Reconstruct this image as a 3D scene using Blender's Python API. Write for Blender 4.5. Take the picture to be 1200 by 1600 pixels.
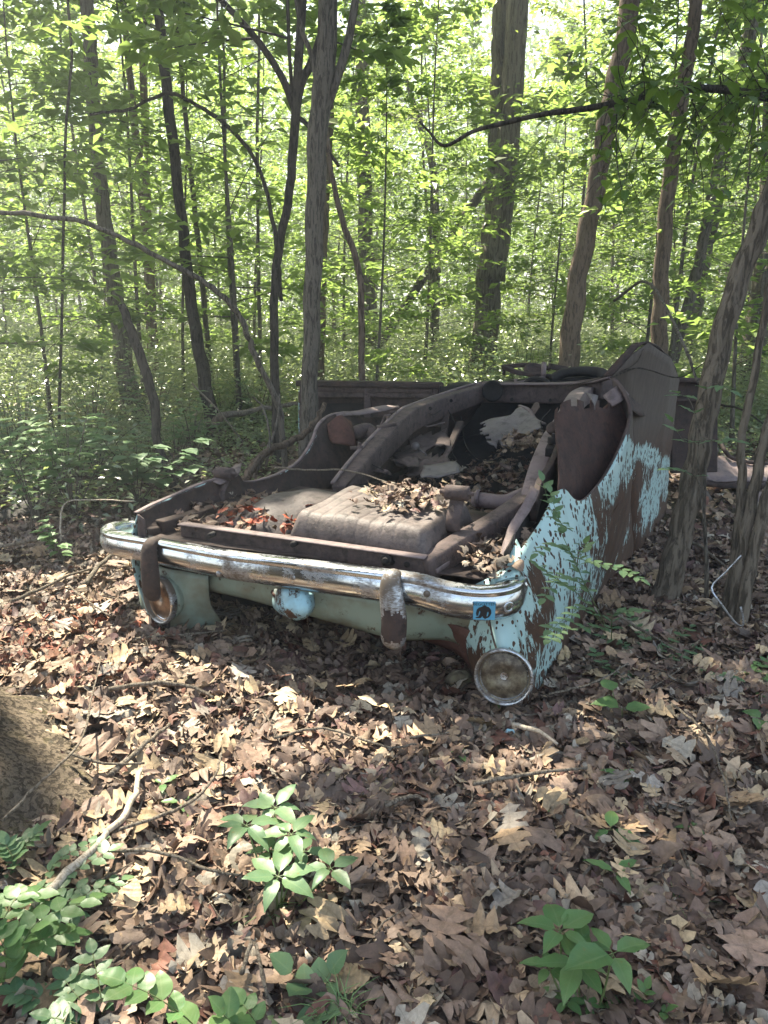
import bpy, math, random
import numpy as np
from mathutils import Vector, Matrix

R = math.radians
random.seed(7); rng = np.random.default_rng(7)
for o in list(bpy.data.objects): bpy.data.objects.remove(o)
S = bpy.context.scene; COL = S.collection

# ------------------------------------------------------------------ camera
CZ = 1.55; PITCH = 15.0; FPX = 1200.0
cam = bpy.data.cameras.new('camera'); camo = bpy.data.objects.new('camera', cam); COL.objects.link(camo)
camo.location = (0, 0, CZ); camo.rotation_euler = (R(90 - PITCH), 0, 0)
cam.sensor_fit = 'HORIZONTAL'; cam.sensor_width = 36; cam.lens = 36.0
cam.clip_start = .05; cam.clip_end = 600
S.camera = camo
S.render.resolution_x = 768; S.render.resolution_y = 1024

# ------------------------------------------------------------------ light
SUN_EL, SUN_AZ = 56.0, -32.0            # azimuth from +Y, negative = to the left
sun_dir = Vector((math.sin(R(SUN_AZ)) * math.cos(R(SUN_EL)), math.cos(R(SUN_AZ)) * math.cos(R(SUN_EL)), math.sin(R(SUN_EL))))
sl = bpy.data.lights.new('sun', 'SUN'); sl.energy = 5.0; sl.angle = R(.5); sl.color = (1, .95, .86)
so = bpy.data.objects.new('sun', sl); COL.objects.link(so)
so.rotation_euler = sun_dir.to_track_quat('Z', 'Y').to_euler(); so.location = (0, 0, 30)
world = bpy.data.worlds.new('World'); S.world = world; world.use_nodes = True
wn = world.node_tree; bg = wn.nodes['Background']; sky = wn.nodes.new('ShaderNodeTexSky')
sky.sky_type = 'NISHITA'; sky.sun_disc = False; sky.sun_elevation = R(SUN_EL); sky.sun_rotation = R(SUN_AZ)
sky.air_density = 1.0; sky.dust_density = 2.5; sky.ozone_density = 1.0
wn.links.new(sky.outputs[0], bg.inputs[0]); bg.inputs[1].default_value = .12
S.view_settings.view_transform = 'Standard'; S.view_settings.look = 'None'
S.view_settings.exposure = 2.15; S.view_settings.gamma = 1
S.view_settings.use_white_balance = True; S.view_settings.white_balance_temperature = 7100; S.view_settings.white_balance_tint = 6
c = S.cycles
c.max_bounces = 7; c.diffuse_bounces = 4; c.glossy_bounces = 3; c.transmission_bounces = 4; c.transparent_max_bounces = 4
c.caustics_reflective = False; c.caustics_refractive = False; c.use_denoising = True; c.sample_clamp_indirect = 6

# ------------------------------------------------------------------ geometry helpers
SP, CP = math.sin(R(PITCH)), math.cos(R(PITCH))
_o = (-.295, 3.10); _n = math.hypot(.93, .37); UX = (.93 / _n, -.37 / _n); VX = (.37 / _n, .93 / _n)
def P(x, y, Y=None, z=None, u=None, v=None):
    """real point seen at a place of the photograph, at a known distance / height / car station"""
    a = (x - 600) / FPX; b = -(y - 800) / FPX
    d = (a, CP + b * SP, -SP + b * CP)
    if Y is not None: t = Y / d[1]
    elif z is not None: t = (z - CZ) / d[2]
    elif u is not None: t = (u + _o[0] * UX[0] + _o[1] * UX[1]) / (d[0] * UX[0] + d[1] * UX[1])
    else: t = (v + _o[0] * VX[0] + _o[1] * VX[1]) / (d[0] * VX[0] + d[1] * VX[1])
    return Vector((d[0] * t, d[1] * t, CZ + d[2] * t))
def K(u, v, z): return Vector((_o[0] + UX[0] * u + VX[0] * v, _o[1] + UX[1] * u + VX[1] * v, z))
def toK(p):
    dx, dy = p[0] - _o[0], p[1] - _o[1]
    return (dx * UX[0] + dy * UX[1], dx * VX[0] + dy * VX[1], p[2])

def rv(a): return Vector((random.uniform(-a, a), random.uniform(-a, a), random.uniform(-a, a)))
def tag(o, label=None, cat=None, group=None, kind=None):
    if label: o['label'] = label
    if cat: o['category'] = cat
    if group: o['group'] = group
    if kind: o['kind'] = kind
    return o
INV = {}
def empty(name, loc, rz=0):
    o = bpy.data.objects.new(name, None); COL.objects.link(o)
    o.location = loc; o.rotation_euler = (0, 0, rz); o.empty_display_size = .2
    INV[o] = (Matrix.Translation(Vector(loc)) @ Matrix.Rotation(rz, 4, 'Z')).inverted()
    return o
def build(name, V, F, mat, parent=None, org=None, smooth=True, attrs=None, uv=None, thick=0, bevel=0):
    """V world points (list or Nx3), F faces (list of tuples or NxK array)"""
    V = np.array([tuple(p) for p in V] if not isinstance(V, np.ndarray) else V, dtype=np.float64).reshape(-1, 3)
    me = bpy.data.meshes.new(name)
    if parent is not None:
        M = np.array(INV[parent]); L = V @ M[:3, :3].T + M[:3, 3]
    else:
        org = Vector(org if org is not None else (0, 0, 0)); L = V - np.array(org)
    if isinstance(F, np.ndarray):
        n, k = F.shape
        me.vertices.add(len(L)); me.vertices.foreach_set('co', L.astype(np.float32).ravel())
        me.loops.add(n * k); me.loops.foreach_set('vertex_index', F.astype(np.int32).ravel())
        me.polygons.add(n); me.polygons.foreach_set('loop_start', np.arange(0, n * k, k, dtype=np.int32))
        me.update(calc_edges=True)
    else:
        me.from_pydata([tuple(p) for p in L], [], [tuple(f) for f in F])
    me.polygons.foreach_set('use_smooth', np.full(len(me.polygons), smooth))
    for an, (typ, arr) in (attrs or {}).items():
        a = me.attributes.new(an, typ, 'POINT')
        if typ == 'FLOAT': a.data.foreach_set('value', np.asarray(arr, np.float32))
        else: a.data.foreach_set('color', np.asarray(arr, np.float32).ravel())
    if uv is not None:
        l = me.uv_layers.new(name='UVMap'); vi = np.zeros(len(me.loops), np.int32); me.loops.foreach_get('vertex_index', vi)
        l.data.foreach_set('uv', np.asarray(uv, np.float32)[vi].ravel())
    me.materials.append(mat); me.update()
    o = bpy.data.objects.new(name, me); COL.objects.link(o)
    if parent is not None:
        o.parent = parent; INV[o] = INV[parent]
    else:
        o.location = org; INV[o] = Matrix.Translation(org).inverted()
    if thick:
        m = o.modifiers.new('s', 'SOLIDIFY'); m.thickness = thick; m.offset = 0
    if bevel:
        m = o.modifiers.new('b', 'BEVEL'); m.width = bevel; m.segments = 2; m.limit_method = 'ANGLE'
    return o

def crom(pts, n):
    """Catmull-Rom resample of a list of vectors, n samples per span"""
    pts = [Vector(p) for p in pts]
    if len(pts) == 2: return [pts[0].lerp(pts[1], i / n) for i in range(n + 1)]
    out = []
    for i in range(len(pts) - 1):
        p0 = pts[i - 1] if i > 0 else pts[0] * 2 - pts[1]; p1 = pts[i]; p2 = pts[i + 1]
        p3 = pts[i + 2] if i + 2 < len(pts) else p2 * 2 - p1
        for k in range(n):
            t = k / n
            out.append(.5 * ((2 * p1) + (p2 - p0) * t + (2 * p0 - 5 * p1 + 4 * p2 - p3) * t * t + (3 * p1 - p0 - 3 * p2 + p3) * t ** 3))
    out.append(pts[-1]); return out

class MB:
    def __init__(s): s.V = []; s.F = []; s.r = []
    def add(s, V, F, r=0.):
        b = len(s.V); s.V += [Vector(p) for p in V]; s.F += [tuple(i + b for i in f) for f in F]; s.r += [r] * len(V); return s
    def tube(s, pts, rad, n=8, cap=True, rough=0, ridges=0, flat=1.0, up=None):
        pts = [Vector(p) for p in pts]; m = len(pts)
        if not hasattr(rad, '__len__'): rad = [rad] * m
        V = []; F = []; t0 = None; nx = None
        for i, p in enumerate(pts):
            t = (pts[min(i + 1, m - 1)] - pts[max(i - 1, 0)]).normalized()
            if nx is None:
                nx = (up or (Vector((1, 0, 0)) if abs(t.x) < .8 else Vector((0, 1, 0)))); nx = (nx - t * nx.dot(t)).normalized()
            else: nx = (nx - t * nx.dot(t)).normalized()
            ny = t.cross(nx)
            for k in range(n):
                a = 2 * math.pi * k / n; rr = rad[i]
                if ridges: rr *= 1 + ridges * (math.sin(a * 7 + i * .13) * .5 + math.sin(a * 13 + i * .21 + 2) * .5) 
                if rough: rr *= 1 + random.uniform(-rough, rough)
                V.append(p + nx * math.cos(a) * rr + ny * math.sin(a) * rr * flat)
        for i in range(m - 1):
            for k in range(n):
                a = i * n + k; b = i * n + (k + 1) % n; F.append((a, b, b + n, a + n))
        if cap: F.append(tuple(range(n - 1, -1, -1))); F.append(tuple(range((m - 1) * n, m * n)))
        return s.add(V, F)
    def beam(s, pts, w, h, up=Vector((0, 0, 1)), n=1):
        """rectangular bar along pts; w across, h along up"""
        pts = crom(pts, n) if n > 1 else [Vector(p) for p in pts]; m = len(pts); V = []; F = []
        ww = w if hasattr(w, '__len__') else [w] * m; hh = h if hasattr(h, '__len__') else [h] * m
        if len(ww) != m: ww = list(np.interp(np.linspace(0, 1, m), np.linspace(0, 1, len(ww)), ww))
        if len(hh) != m: hh = list(np.interp(np.linspace(0, 1, m), np.linspace(0, 1, len(hh)), hh))
        for i, p in enumerate(pts):
            t = (pts[min(i + 1, m - 1)] - pts[max(i - 1, 0)]).normalized()
            sd = t.cross(up).normalized(); nn = sd.cross(t).normalized()
            for a, b in ((-1, -1), (1, -1), (1, 1), (-1, 1)): V.append(p + sd * a * ww[i] / 2 + nn * b * hh[i] / 2)
        for i in range(m - 1):
            for k in range(4):
                a = i * 4 + k; b = i * 4 + (k + 1) % 4; F.append((a, b, b + 4, a + 4))
        F.append((3, 2, 1, 0)); F.append(tuple(range((m - 1) * 4, m * 4)))
        return s.add(V, F)
    def lathe(s, c, ax, prof, n=24, x0=None):
        c = Vector(c); ax = Vector(ax).normalized(); x = (Vector((0, 0, 1)) - ax * ax.z).normalized() if abs(ax.z) < .95 else Vector((1, 0, 0))
        y = ax.cross(x); V = []; F = []
        for r, h in prof:
            for k in range(n):
                a = 2 * math.pi * k / n; V.append(c + ax * h + (x * math.cos(a) + y * math.sin(a)) * r)
        for i in range(len(prof) - 1):
            for k in range(n):
                a = i * n + k; b = i * n + (k + 1) % n; F.append((a, b, b + n, a + n))
        F.append(tuple(range((len(prof) - 1) * n, len(prof) * n)))
        return s.add(V, F)
    def build(s, name, mat, parent=None, **k): return build(name, s.V, s.F, mat, parent, **k)

def sheet(name, cols, mat, parent, nu=6, nv=6, thick=.006, dent=.004, keep=None, smooth=True, pinch=None):
    """surface through a grid of real points: cols = list of lists of equal length"""
    cc = [crom(c_, nv) for c_ in cols]; m = len(cc[0]); rows = [crom([c_[j] for c_ in cc], nu) for j in range(m)]
    N = len(rows[0]); V = []
    for j in range(m):
        for i in range(N):
            p = rows[j][i]; f = dent * (math.sin(p.x * 23 + p.z * 17) + math.sin(p.y * 31 - p.z * 27 + 1) + math.sin(p.x * 53 + p.y * 47) * .5)
            V.append(p + Vector((f * .6, -f * .6, f * .5)))
    F = []
    for j in range(m - 1):
        for i in range(N - 1):
            a = j * N + i
            if keep and not keep(i / (N - 1), j / (m - 1), V[a]): continue
            F.append((a, a + 1, a + N + 1, a + N))
    return build(name, V, F, mat, parent, thick=thick, smooth=smooth)

# ------------------------------------------------------------------ materials
def newmat(name):
    m = bpy.data.materials.new(name); m.use_nodes = True; nt = m.node_tree; b = nt.nodes['Principled BSDF']
    return m, nt, b
class NT:
    def __init__(s, nt): s.nt = nt
    def n(s, t, **k):
        x = s.nt.nodes.new('ShaderNode' + t)
        for a, v in k.items():
            if a[0] == '_': x.inputs[a[1:].replace('_', ' ')].default_value = v
            else: setattr(x, a, v)
        return x
    def l(s, a, b): s.nt.links.new(a, b)
    def coord(s, scale=(1, 1, 1), rot=(0, 0, 0), src='Object'):
        tc = s.n('TexCoord'); mp = s.n('Mapping'); mp.inputs['Scale'].default_value = scale; mp.inputs['Rotation'].default_value = rot
        s.l(tc.outputs[src], mp.inputs[0]); return mp.outputs[0]
    def noise(s, co, scale, detail=5, rough=.6, dist=0):
        x = s.n('TexNoise'); x.inputs['Scale'].default_value = scale; x.inputs['Detail'].default_value = detail; x.inputs['Roughness'].default_value = rough; x.inputs['Distortion'].default_value = dist
        if co is not None: s.l(co, x.inputs['Vector'])
        return x.outputs['Fac']
    def vor(s, co, scale, feat='F1', out='Distance', rnd=1):
        x = s.n('TexVoronoi'); x.feature = feat; x.inputs['Scale'].default_value = scale; x.inputs['Randomness'].default_value = rnd
        if co is not None: s.l(co, x.inputs['Vector'])
        return x.outputs[out]
    def ramp(s, fac, stops, interp='LINEAR'):
        x = s.n('ValToRGB'); x.color_ramp.interpolation = interp; e = x.color_ramp.elements
        while len(e) < len(stops): e.new(.5)
        for i, (p, c_) in enumerate(stops):
            e[i].position = p; e[i].color = (*c_, 1) if hasattr(c_, '__len__') else (c_, c_, c_, 1)
        s.l(fac, x.inputs[0]); return x.outputs[0]
    def mix(s, fac, a, b, mode='MIX'):
        x = s.n('MixRGB'); x.blend_type = mode
        for i, v in ((0, fac), (1, a), (2, b)):
            if isinstance(v, (int, float)): x.inputs[i].default_value = v if i == 0 else (v, v, v, 1)
            elif isinstance(v, tuple): x.inputs[i].default_value = (*v, 1)
            else: s.l(v, x.inputs[i])
        return x.outputs[0]
    def math(s, op, a, b=0., clamp=False):
        x = s.n('Math'); x.operation = op; x.use_clamp = clamp
        for i, v in ((0, a), (1, b)):
            if isinstance(v, (int, float)): x.inputs[i].default_value = v
            else: s.l(v, x.inputs[i])
        return x.outputs[0]
    def bump(s, h, strength, dist, bsdf):
        x = s.n('Bump'); x.inputs['Strength'].default_value = strength; x.inputs['Distance'].default_value = dist
        s.l(h, x.inputs['Height']); s.l(x.outputs[0], bsdf.inputs['Normal']); return x

def bark(name, c1, c2, sc=1.0, moss=0, strength=.8, dist=.012):
    m, nt, b = newmat(name); q = NT(nt)
    co = q.coord((1, 1, .16)); wv = q.noise(co, 95 * sc, 7, .75, .3); big = q.noise(q.coord((1, 1, .4)), 2.3, 4, .6); fine = q.noise(q.coord((1, 1, .6)), 170 * sc, 4, .7)
    fur = q.ramp(q.noise(co, 50 * sc, 6, .7, .6), [(.42, 0.), (.52, 1.), (.62, .8)])
    h = q.math('ADD', q.math('MULTIPLY', fur, .5), q.math('ADD', q.math('MULTIPLY', wv, .6), q.math('MULTIPLY', fine, .2)))
    k = q.ramp(h, [(.36, tuple(x * .45 for x in c1)), (.60, tuple(x * .8 for x in c1)), (.9, tuple(x * .8 for x in c2))])
    k = q.mix(q.ramp(big, [(.35, .0), (.65, .35)]), k, tuple(x * .7 for x in c1))
    lich = q.ramp(q.noise(q.coord(), 9, 7, .75), [(.60, 0.), (.70, .35)]); k = q.mix(lich, k, (.2, .2, .17))
    if moss:
        sp = q.n('SeparateXYZ'); tc = q.n('TexCoord'); q.l(tc.outputs['Object'], sp.inputs[0])
        mz = q.math('MULTIPLY', q.ramp(q.noise(q.coord(), 12, 7, .75), [(.52, 0.), (.62, .7)]), q.math('SUBTRACT', 1., q.math('MULTIPLY', sp.outputs[2], moss), clamp=True))
        k = q.mix(q.math('MULTIPLY', mz, .65), k, (.16, .14, .03))
    q.l(k, b.inputs['Base Color']); b.inputs['Roughness'].default_value = .9; b.inputs['Specular IOR Level'].default_value = .2
    q.bump(h, strength, dist, b); return m

def leafmat(name, a, b_, trans=(.30, .46, .05), tf=.45, rough=.42, veins=False, spec=.35):
    m, nt, b = newmat(name); q = NT(nt)
    at = q.n('Attribute'); at.attribute_name = 'rnd'; r = at.outputs['Fac']
    oi = q.n('ObjectInfo'); r2 = q.math('FRACT', q.math('ADD', q.math('MULTIPLY', r, 1.), q.math('MULTIPLY', oi.outputs['Random'], .35)))
    k = q.mix(r2, a, b_)
    if veins:
        uv = q.n('UVMap'); sp = q.n('SeparateXYZ'); q.l(uv.outputs[0], sp.inputs[0])
        ax = q.math('ABSOLUTE', sp.outputs[0]); mid = q.math('LESS_THAN', ax, .035)
        sv = q.math('FRACT', q.math('MULTIPLY', q.math('SUBTRACT', sp.outputs[1], q.math('MULTIPLY', ax, .45)), 8.)); sv = q.math('LESS_THAN', sv, .10)
        vv = q.math('MAXIMUM', mid, q.math('MULTIPLY', sv, .5)); k = q.mix(q.math('MULTIPLY', vv, .35), k, (.22, .30, .14))
        q.bump(q.math('SUBTRACT', 1., vv), .4, .002, b); k = q.mix(q.ramp(q.noise(q.coord(), 70, 4, .7), [(.64, 0.), (.68, .8)]), k, (.16, .12, .04)); k = q.mix(q.ramp(q.noise(q.coord(), 18, 4, .6), [(.4, 0.), (.65, .35)]), k, (.15, .19, .06))
    q.l(k, b.inputs['Base Color']); b.inputs['Roughness'].default_value = rough; b.inputs['Specular IOR Level'].default_value = spec
    tr = q.n('BsdfTranslucent'); kt = q.mix(r2, trans, tuple(x * .7 for x in trans)); q.l(kt, tr.inputs[0])
    mx = q.n('MixShader'); mx.inputs[0].default_value = tf; q.l(b.outputs[0], mx.inputs[1]); q.l(tr.outputs[0], mx.inputs[2])
    q.l(mx.outputs[0], nt.nodes['Material Output'].inputs[0]); return m

def littermat(name):
    m, nt, b = newmat(name); q = NT(nt)
    at = q.n('Attribute'); at.attribute_name = 'col'; uv = q.n('UVMap'); sp = q.n('SeparateXYZ'); q.l(uv.outputs[0], sp.inputs[0])
    ax = q.math('ABSOLUTE', sp.outputs[0]); mid = q.math('LESS_THAN', ax, .05)
    sv = q.math('LESS_THAN', q.math('FRACT', q.math('MULTIPLY', q.math('SUBTRACT', sp.outputs[1], q.math('MULTIPLY', ax, .5)), 7.)), .12)
    vv = q.math('MAXIMUM', mid, q.math('MULTIPLY', sv, .5))
    nz = q.noise(q.coord(), 55, 5, .7); k = q.mix(1., at.outputs['Color'], q.ramp(nz, [(.3, .62), (.7, 1.15)]), 'MULTIPLY')
    k = q.mix(q.math('MULTIPLY', vv, .3), k, (.10, .07, .04))
    q.l(k, b.inputs['Base Color']); b.inputs['Roughness'].default_value = .62; b.inputs['Specular IOR Level'].default_value = .35
    q.bump(q.math('ADD', q.math('MULTIPLY', vv, -.5), nz), .5, .004, b); return m

def metal_rust(name, a, b_, hi, rough=.8, scale=1.0, strength=.5):
    m, nt, b = newmat(name); q = NT(nt); co = q.coord()
    n1 = q.noise(co, 5 * scale, 6, .7); n2 = q.noise(co, 38 * scale, 5, .75)
    k = q.mix(q.ramp(n1, [(.35, 0.), (.65, 1.)]), a, b_); k = q.mix(q.ramp(n2, [(.55, 0.), (.75, .6)]), k, hi)
    k = q.mix(q.ramp(q.noise(co, 13 * scale, 5, .7), [(.35, .75), (.5, 0.)]), k, tuple(x * .45 for x in a))
    q.l(k, b.inputs['Base Color']); b.inputs['Roughness'].default_value = rough; b.inputs['Specular IOR Level'].default_value = .35
    q.bump(q.math('ADD', n1, q.math('MULTIPLY', n2, .5)), strength, .008, b); return m

M = {}
M['rust'] = metal_rust('weathered_rust', (.062, .045, .041), (.12, .086, .078), (.19, .11, .07), scale=1.6, strength=.8)
M['rust_dark'] = metal_rust('dark_rust', (.034, .024, .021), (.068, .044, .036), (.13, .055, .03), scale=1.5, strength=.8)
M['rust_red'] = metal_rust('red_rust', (.075, .032, .024), (.11, .05, .036), (.17, .07, .035))
M['rust_red_dark'] = metal_rust('deep_red_rust', (.04, .022, .018), (.075, .04, .03), (.15, .06, .035), scale=1.6, strength=.9)
M['rust_pale'] = metal_rust('pale_rust', (.15, .11, .105), (.20, .155, .15), (.22, .15, .12), rough=.7)
M['tank'] = metal_rust('tank_steel', (.075, .06, .055), (.145, .115, .105), (.22, .15, .12), rough=.6, scale=1.6, strength=.6)
M['black'] = metal_rust('black_steel_and_shade', (.014, .012, .011), (.022, .018, .016), (.04, .03, .022))  # near black for dark steel parts and for shade inside the wreck
M['grey_sheet'] = metal_rust('grey_torn_steel', (.11, .095, .09), (.17, .15, .145), (.15, .10, .075), rough=.6)

def paint(name, base, alt, streak=True):
    m, nt, b = newmat(name); q = NT(nt); co = q.coord()
    k = q.mix(q.noise(co, 4, 4), base, alt)
    # fine pock marks, elongated down the panel
    pk = q.vor(q.coord((1, 1, .6)), 58, 'F1'); rz = q.vor(q.coord((1, 1, .6)), 58, 'F1', 'Color')
    sp = q.n('SeparateXYZ'); q.l(rz, sp.inputs[0]); dens = q.noise(co, 3.1, 3)
    sz = q.math('MULTIPLY', q.math('MULTIPLY', sp.outputs[0], sp.outputs[0]), q.ramp(dens, [(.32, .45), (.6, .85)])); spots = q.math('LESS_THAN', pk, sz)
    rust = q.ramp(q.noise(co, 26, 5, .7), [(.3, (.035, .018, .011)), (.7, (.09, .042, .02))])
    thr = .50 if 'blue' in name else .58
    if streak:
        # flaked areas: streaks running across the panel, given a place by where the panel is worn (front upper part, lower edge)
        s3 = q.n('SeparateXYZ'); tc = q.n('TexCoord'); q.l(tc.outputs['Object'], s3.inputs[0]); v = s3.outputs[1]; z = s3.outputs[2]
        st = q.noise(q.coord((1, 2.6, .6), (R(38), 0, 0)), 13, 6, .75, .3); wide = q.noise(co, 2.3, 4, .6)
        # distance along the panel and height above the diagonal
        vs = q.ramp(q.math('MULTIPLY', v, .3333), [(.04, 0.), (.20, .07), (.45, .18), (.62, .17), (.85, .05)])
        w2 = q.math('MULTIPLY', q.math('MAXIMUM', q.math('SUBTRACT', .20, z), 0.), 1.)
        w4 = q.math('MULTIPLY', q.math('MAXIMUM', q.math('ADD', q.math('SUBTRACT', z, 1.20), q.math('MULTIPLY', v, .24)), 0.), 3.)
        mid = q.math('MULTIPLY', q.math('MAXIMUM', q.math('SUBTRACT', z, .52), 0.), -.35)
        mm = q.math('ADD', q.math('ADD', q.math('ADD', q.math('MULTIPLY', st, .5), q.math('MULTIPLY', wide, .85)), vs), q.math('ADD', w2, q.math('ADD', mid, w4)))
        fl = q.ramp(mm, [(.765, 0.), (.78, 1.)])
        allm = q.math('MAXIMUM', fl, spots)
        old = q.mix(q.ramp(q.math('ADD', z, q.math('MULTIPLY', wide, .3)), [(.75, 0.), (1., 1.)]), rust, q.mix(q.ramp(q.noise(q.coord((1.4, 1.4, .3)), 24, 6, .75), [(.42, 0.), (.62, 1.)]), (.075, .057, .045), (.10, .08, .064)))
        k = q.mix(allm, k, old)
    else:
        ed = q.ramp(q.noise(co, 7, 7, .8), [(thr, 0.), (thr + .05, 1.)]); allm = ed
        k = q.mix(q.ramp(q.noise(co, 5, 4, .6), [(.42, 0.), (.62, .7)]), k, (.14, .095, .05))
        k = q.mix(allm, k, rust)
    q.l(k, b.inputs['Base Color']); q.l(q.mix(allm, .42, .85), b.inputs['Roughness'])
    q.bump(q.math('SUBTRACT', 1., allm), .6, .003, b); return m
M['teal'] = paint('turquoise_flaking_paint', (.34, .50, .49), (.38, .54, .52))
M['mint'] = paint('mint_dull_paint', (.27, .33, .27), (.20, .26, .21), False)
M['blue'] = paint('sky_blue_chipped_paint', (.33, .58, .68), (.30, .55, .62), False)

def chrome(name, dirt):
    m, nt, b = newmat(name); q = NT(nt); co = q.coord()
    n1 = q.noise(co, 6, 4, .6); n2 = q.noise(q.coord((1, 1, 3)), 60, 4, .7); d = q.ramp(q.math('ADD', q.math('MULTIPLY', n1, .7), q.math('MULTIPLY', n2, .3)), [(dirt, 0.), (dirt + .14, 1.)])
    q.l(q.mix(d, (.56, .59, .62), (.13, .10, .075)), b.inputs['Base Color']); q.l(q.mix(d, 1., .25), b.inputs['Metallic']); q.l(q.mix(d, .17, .6), b.inputs['Roughness'])
    q.bump(q.math('ADD', q.noise(co, 22, 3), q.math('MULTIPLY', n2, .12)), .12, .005, b); return m
M['chrome'] = chrome('old_chrome', .505); M['chrome_bad'] = chrome('tarnished_chrome', .40)

GREYB = (.11, .095, .08)
M['bark'] = bark('grey_bark', (.125, .107, .084), (.24, .21, .17))
M['bark_warm'] = bark('warm_bark', (.135, .098, .07), (.235, .175, .13))
M['bark_pale'] = bark('pale_shaggy_bark', (.17, .145, .115), (.29, .255, .205), .6, dist=.03)
M['bark_dark'] = bark('dark_bark', (.06, .05, .039), (.12, .10, .08))
M['bark_near'] = bark('furrowed_bark', (.145, .118, .088), (.26, .215, .165), .8, dist=.015)
M['bark_big'] = bark('mossy_old_bark', (.12, .093, .066), (.27, .21, .15), 1.1, moss=6., dist=.02)
M['bark_far'] = bark('far_bark', (.11, .095, .075), (.19, .168, .135), .6)
M['stick'] = bark('dead_stick', (.20, .16, .12), (.33, .28, .22), 2)
M['leaf'] = leafmat('woodland_leaf', (.075, .13, .04), (.14, .19, .055), (.38, .50, .10), .45)
M['leaf_hi'] = leafmat('fresh_leaf', (.09, .15, .035), (.17, .22, .05), (.40, .57, .14), .5)
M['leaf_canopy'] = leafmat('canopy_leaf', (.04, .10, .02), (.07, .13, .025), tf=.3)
M['shrub'] = leafmat('shrub_leaf', (.15, .20, .10), (.25, .29, .17), (.40, .50, .17), .4, .28, spec=1.2)
M['near'] = leafmat('broad_green_leaf', (.075, .17, .06), (.12, .22, .08), (.22, .38, .09), .3, .4, True)
M['near_blue'] = leafmat('bluish_green_leaf', (.08, .165, .085), (.13, .215, .11), (.20, .34, .11), .3, .4, True)
M['stick_pale'] = bark('barkless_stick', (.48, .40, .30), (.60, .52, .42), 2, strength=.4)
M['leaf_near'] = leafmat('dark_near_leaf', (.045, .11, .025), (.07, .15, .03), (.28, .42, .06), .45, .4, True)  # darker green for the leaves of the overhanging bough
M['litter'] = littermat('dry_leaf')

# ------------------------------------------------------------------ leaf clouds (numpy)
def norm(a): return a / np.maximum(np.linalg.norm(a, axis=1, keepdims=True), 1e-9)
def leaf_arrays(pos, tilt, size, width=.5, droop=.12, updir=None, ax=None):
    n = len(pos); a = rng.normal(size=(n, 3)) if ax is None else ax + rng.normal(size=(n, 3)) * .35
    nm = np.tile(np.array([0, 0, 1.]), (n, 1)) + rng.normal(size=(n, 3)) * tilt; nm = norm(nm)
    a = norm(a - nm * (a * nm).sum(1, keepdims=True)); sd = np.cross(nm, a)
    s = (size * rng.uniform(.65, 1.3, n))[:, None]; w = s * width * .5
    f = rng.uniform(.1, .45, (n, 1)) * w
    v = np.stack([pos, pos + a * s * .45 + sd * w + nm * f, pos + a * s - nm * s * droop, pos + a * s * .45 - sd * w + nm * f], 1).reshape(-1, 3)
    i = np.arange(n)[:, None] * 4
    F = np.concatenate([i + np.array([[0, 1, 2]]), i + np.array([[0, 2, 3]])], 0)
    return v, F, np.repeat(rng.random(n), 4)
def leaves_obj(name, pos, size, mat, parent=None, org=None, tilt=.45, width=.5, ax=None, droop=.12):
    v, F, r = leaf_arrays(pos, tilt, size, width, droop, ax=ax)
    return build(name, v, F, mat, parent, org=org, smooth=False, attrs={'rnd': ('FLOAT', r)})

# places the sun reaches: unseen crown leaves above are cut away along its rays
GAPS = [(P(600, 520, Y=12), 1.3), (P(900, 500, Y=13), 1.4), (P(300, 540, Y=12), 1.1), (P(100, 560, Y=10), .9), (P(1100, 560, Y=9), .8),
        (P(150, 640, Y=5.8), .75), (P(260, 690, Y=5.8), .5), (P(60, 700, Y=6), .4), (P(90, 1400, z=.1), .12), (P(260, 1580, z=.15), .12), (P(640, 560, Y=9), .8), (P(760, 540, Y=10), .7), (P(930, 520, Y=9), .6), (P(470, 820, z=.65), .12),
        (P(40, 1030, z=0), .6), (P(100, 980, z=0), .7), (P(150, 1000, z=0), .5), (P(215, 955, z=0), .25), (P(600, 775, z=.7), .40), (P(500, 775, z=.75), .30), (P(700, 770, z=.8), .12),
        (P(1105, 1150, z=0), .10), (P(1110, 1185, z=0), .10), (P(1060, 1320, z=0), .07), (P(175, 1250, z=.05), .2),
        (P(850, 720, z=.85), .12), (P(420, 800, z=.65), .16), (P(600, 640, z=.8), .16), (P(690, 700, z=.6), .15),
        (P(1150, 720, z=0), 1.1), (P(1180, 1080, z=0), .08), (P(20, 860, z=0), .25), (P(1000, 770, z=.4), .22), (P(200, 850, z=.5), .2), (P(740, 905, z=.6), .12), (P(830, 900, z=.5), .1), (P(670, 1420, z=0), .04), (P(480, 1245, z=0), .04), (P(800, 650, z=.5), .15)]
SD = np.array(sun_dir)
def sungap(pos):
    keep = np.ones(len(pos), bool)
    for c_, r in GAPS:
        d = pos - np.array(c_); t = d @ SD; perp = np.linalg.norm(d - t[:, None] * SD, axis=1)
        keep &= ~((perp < r + .06) & (t > 1.6))
    return keep

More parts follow.
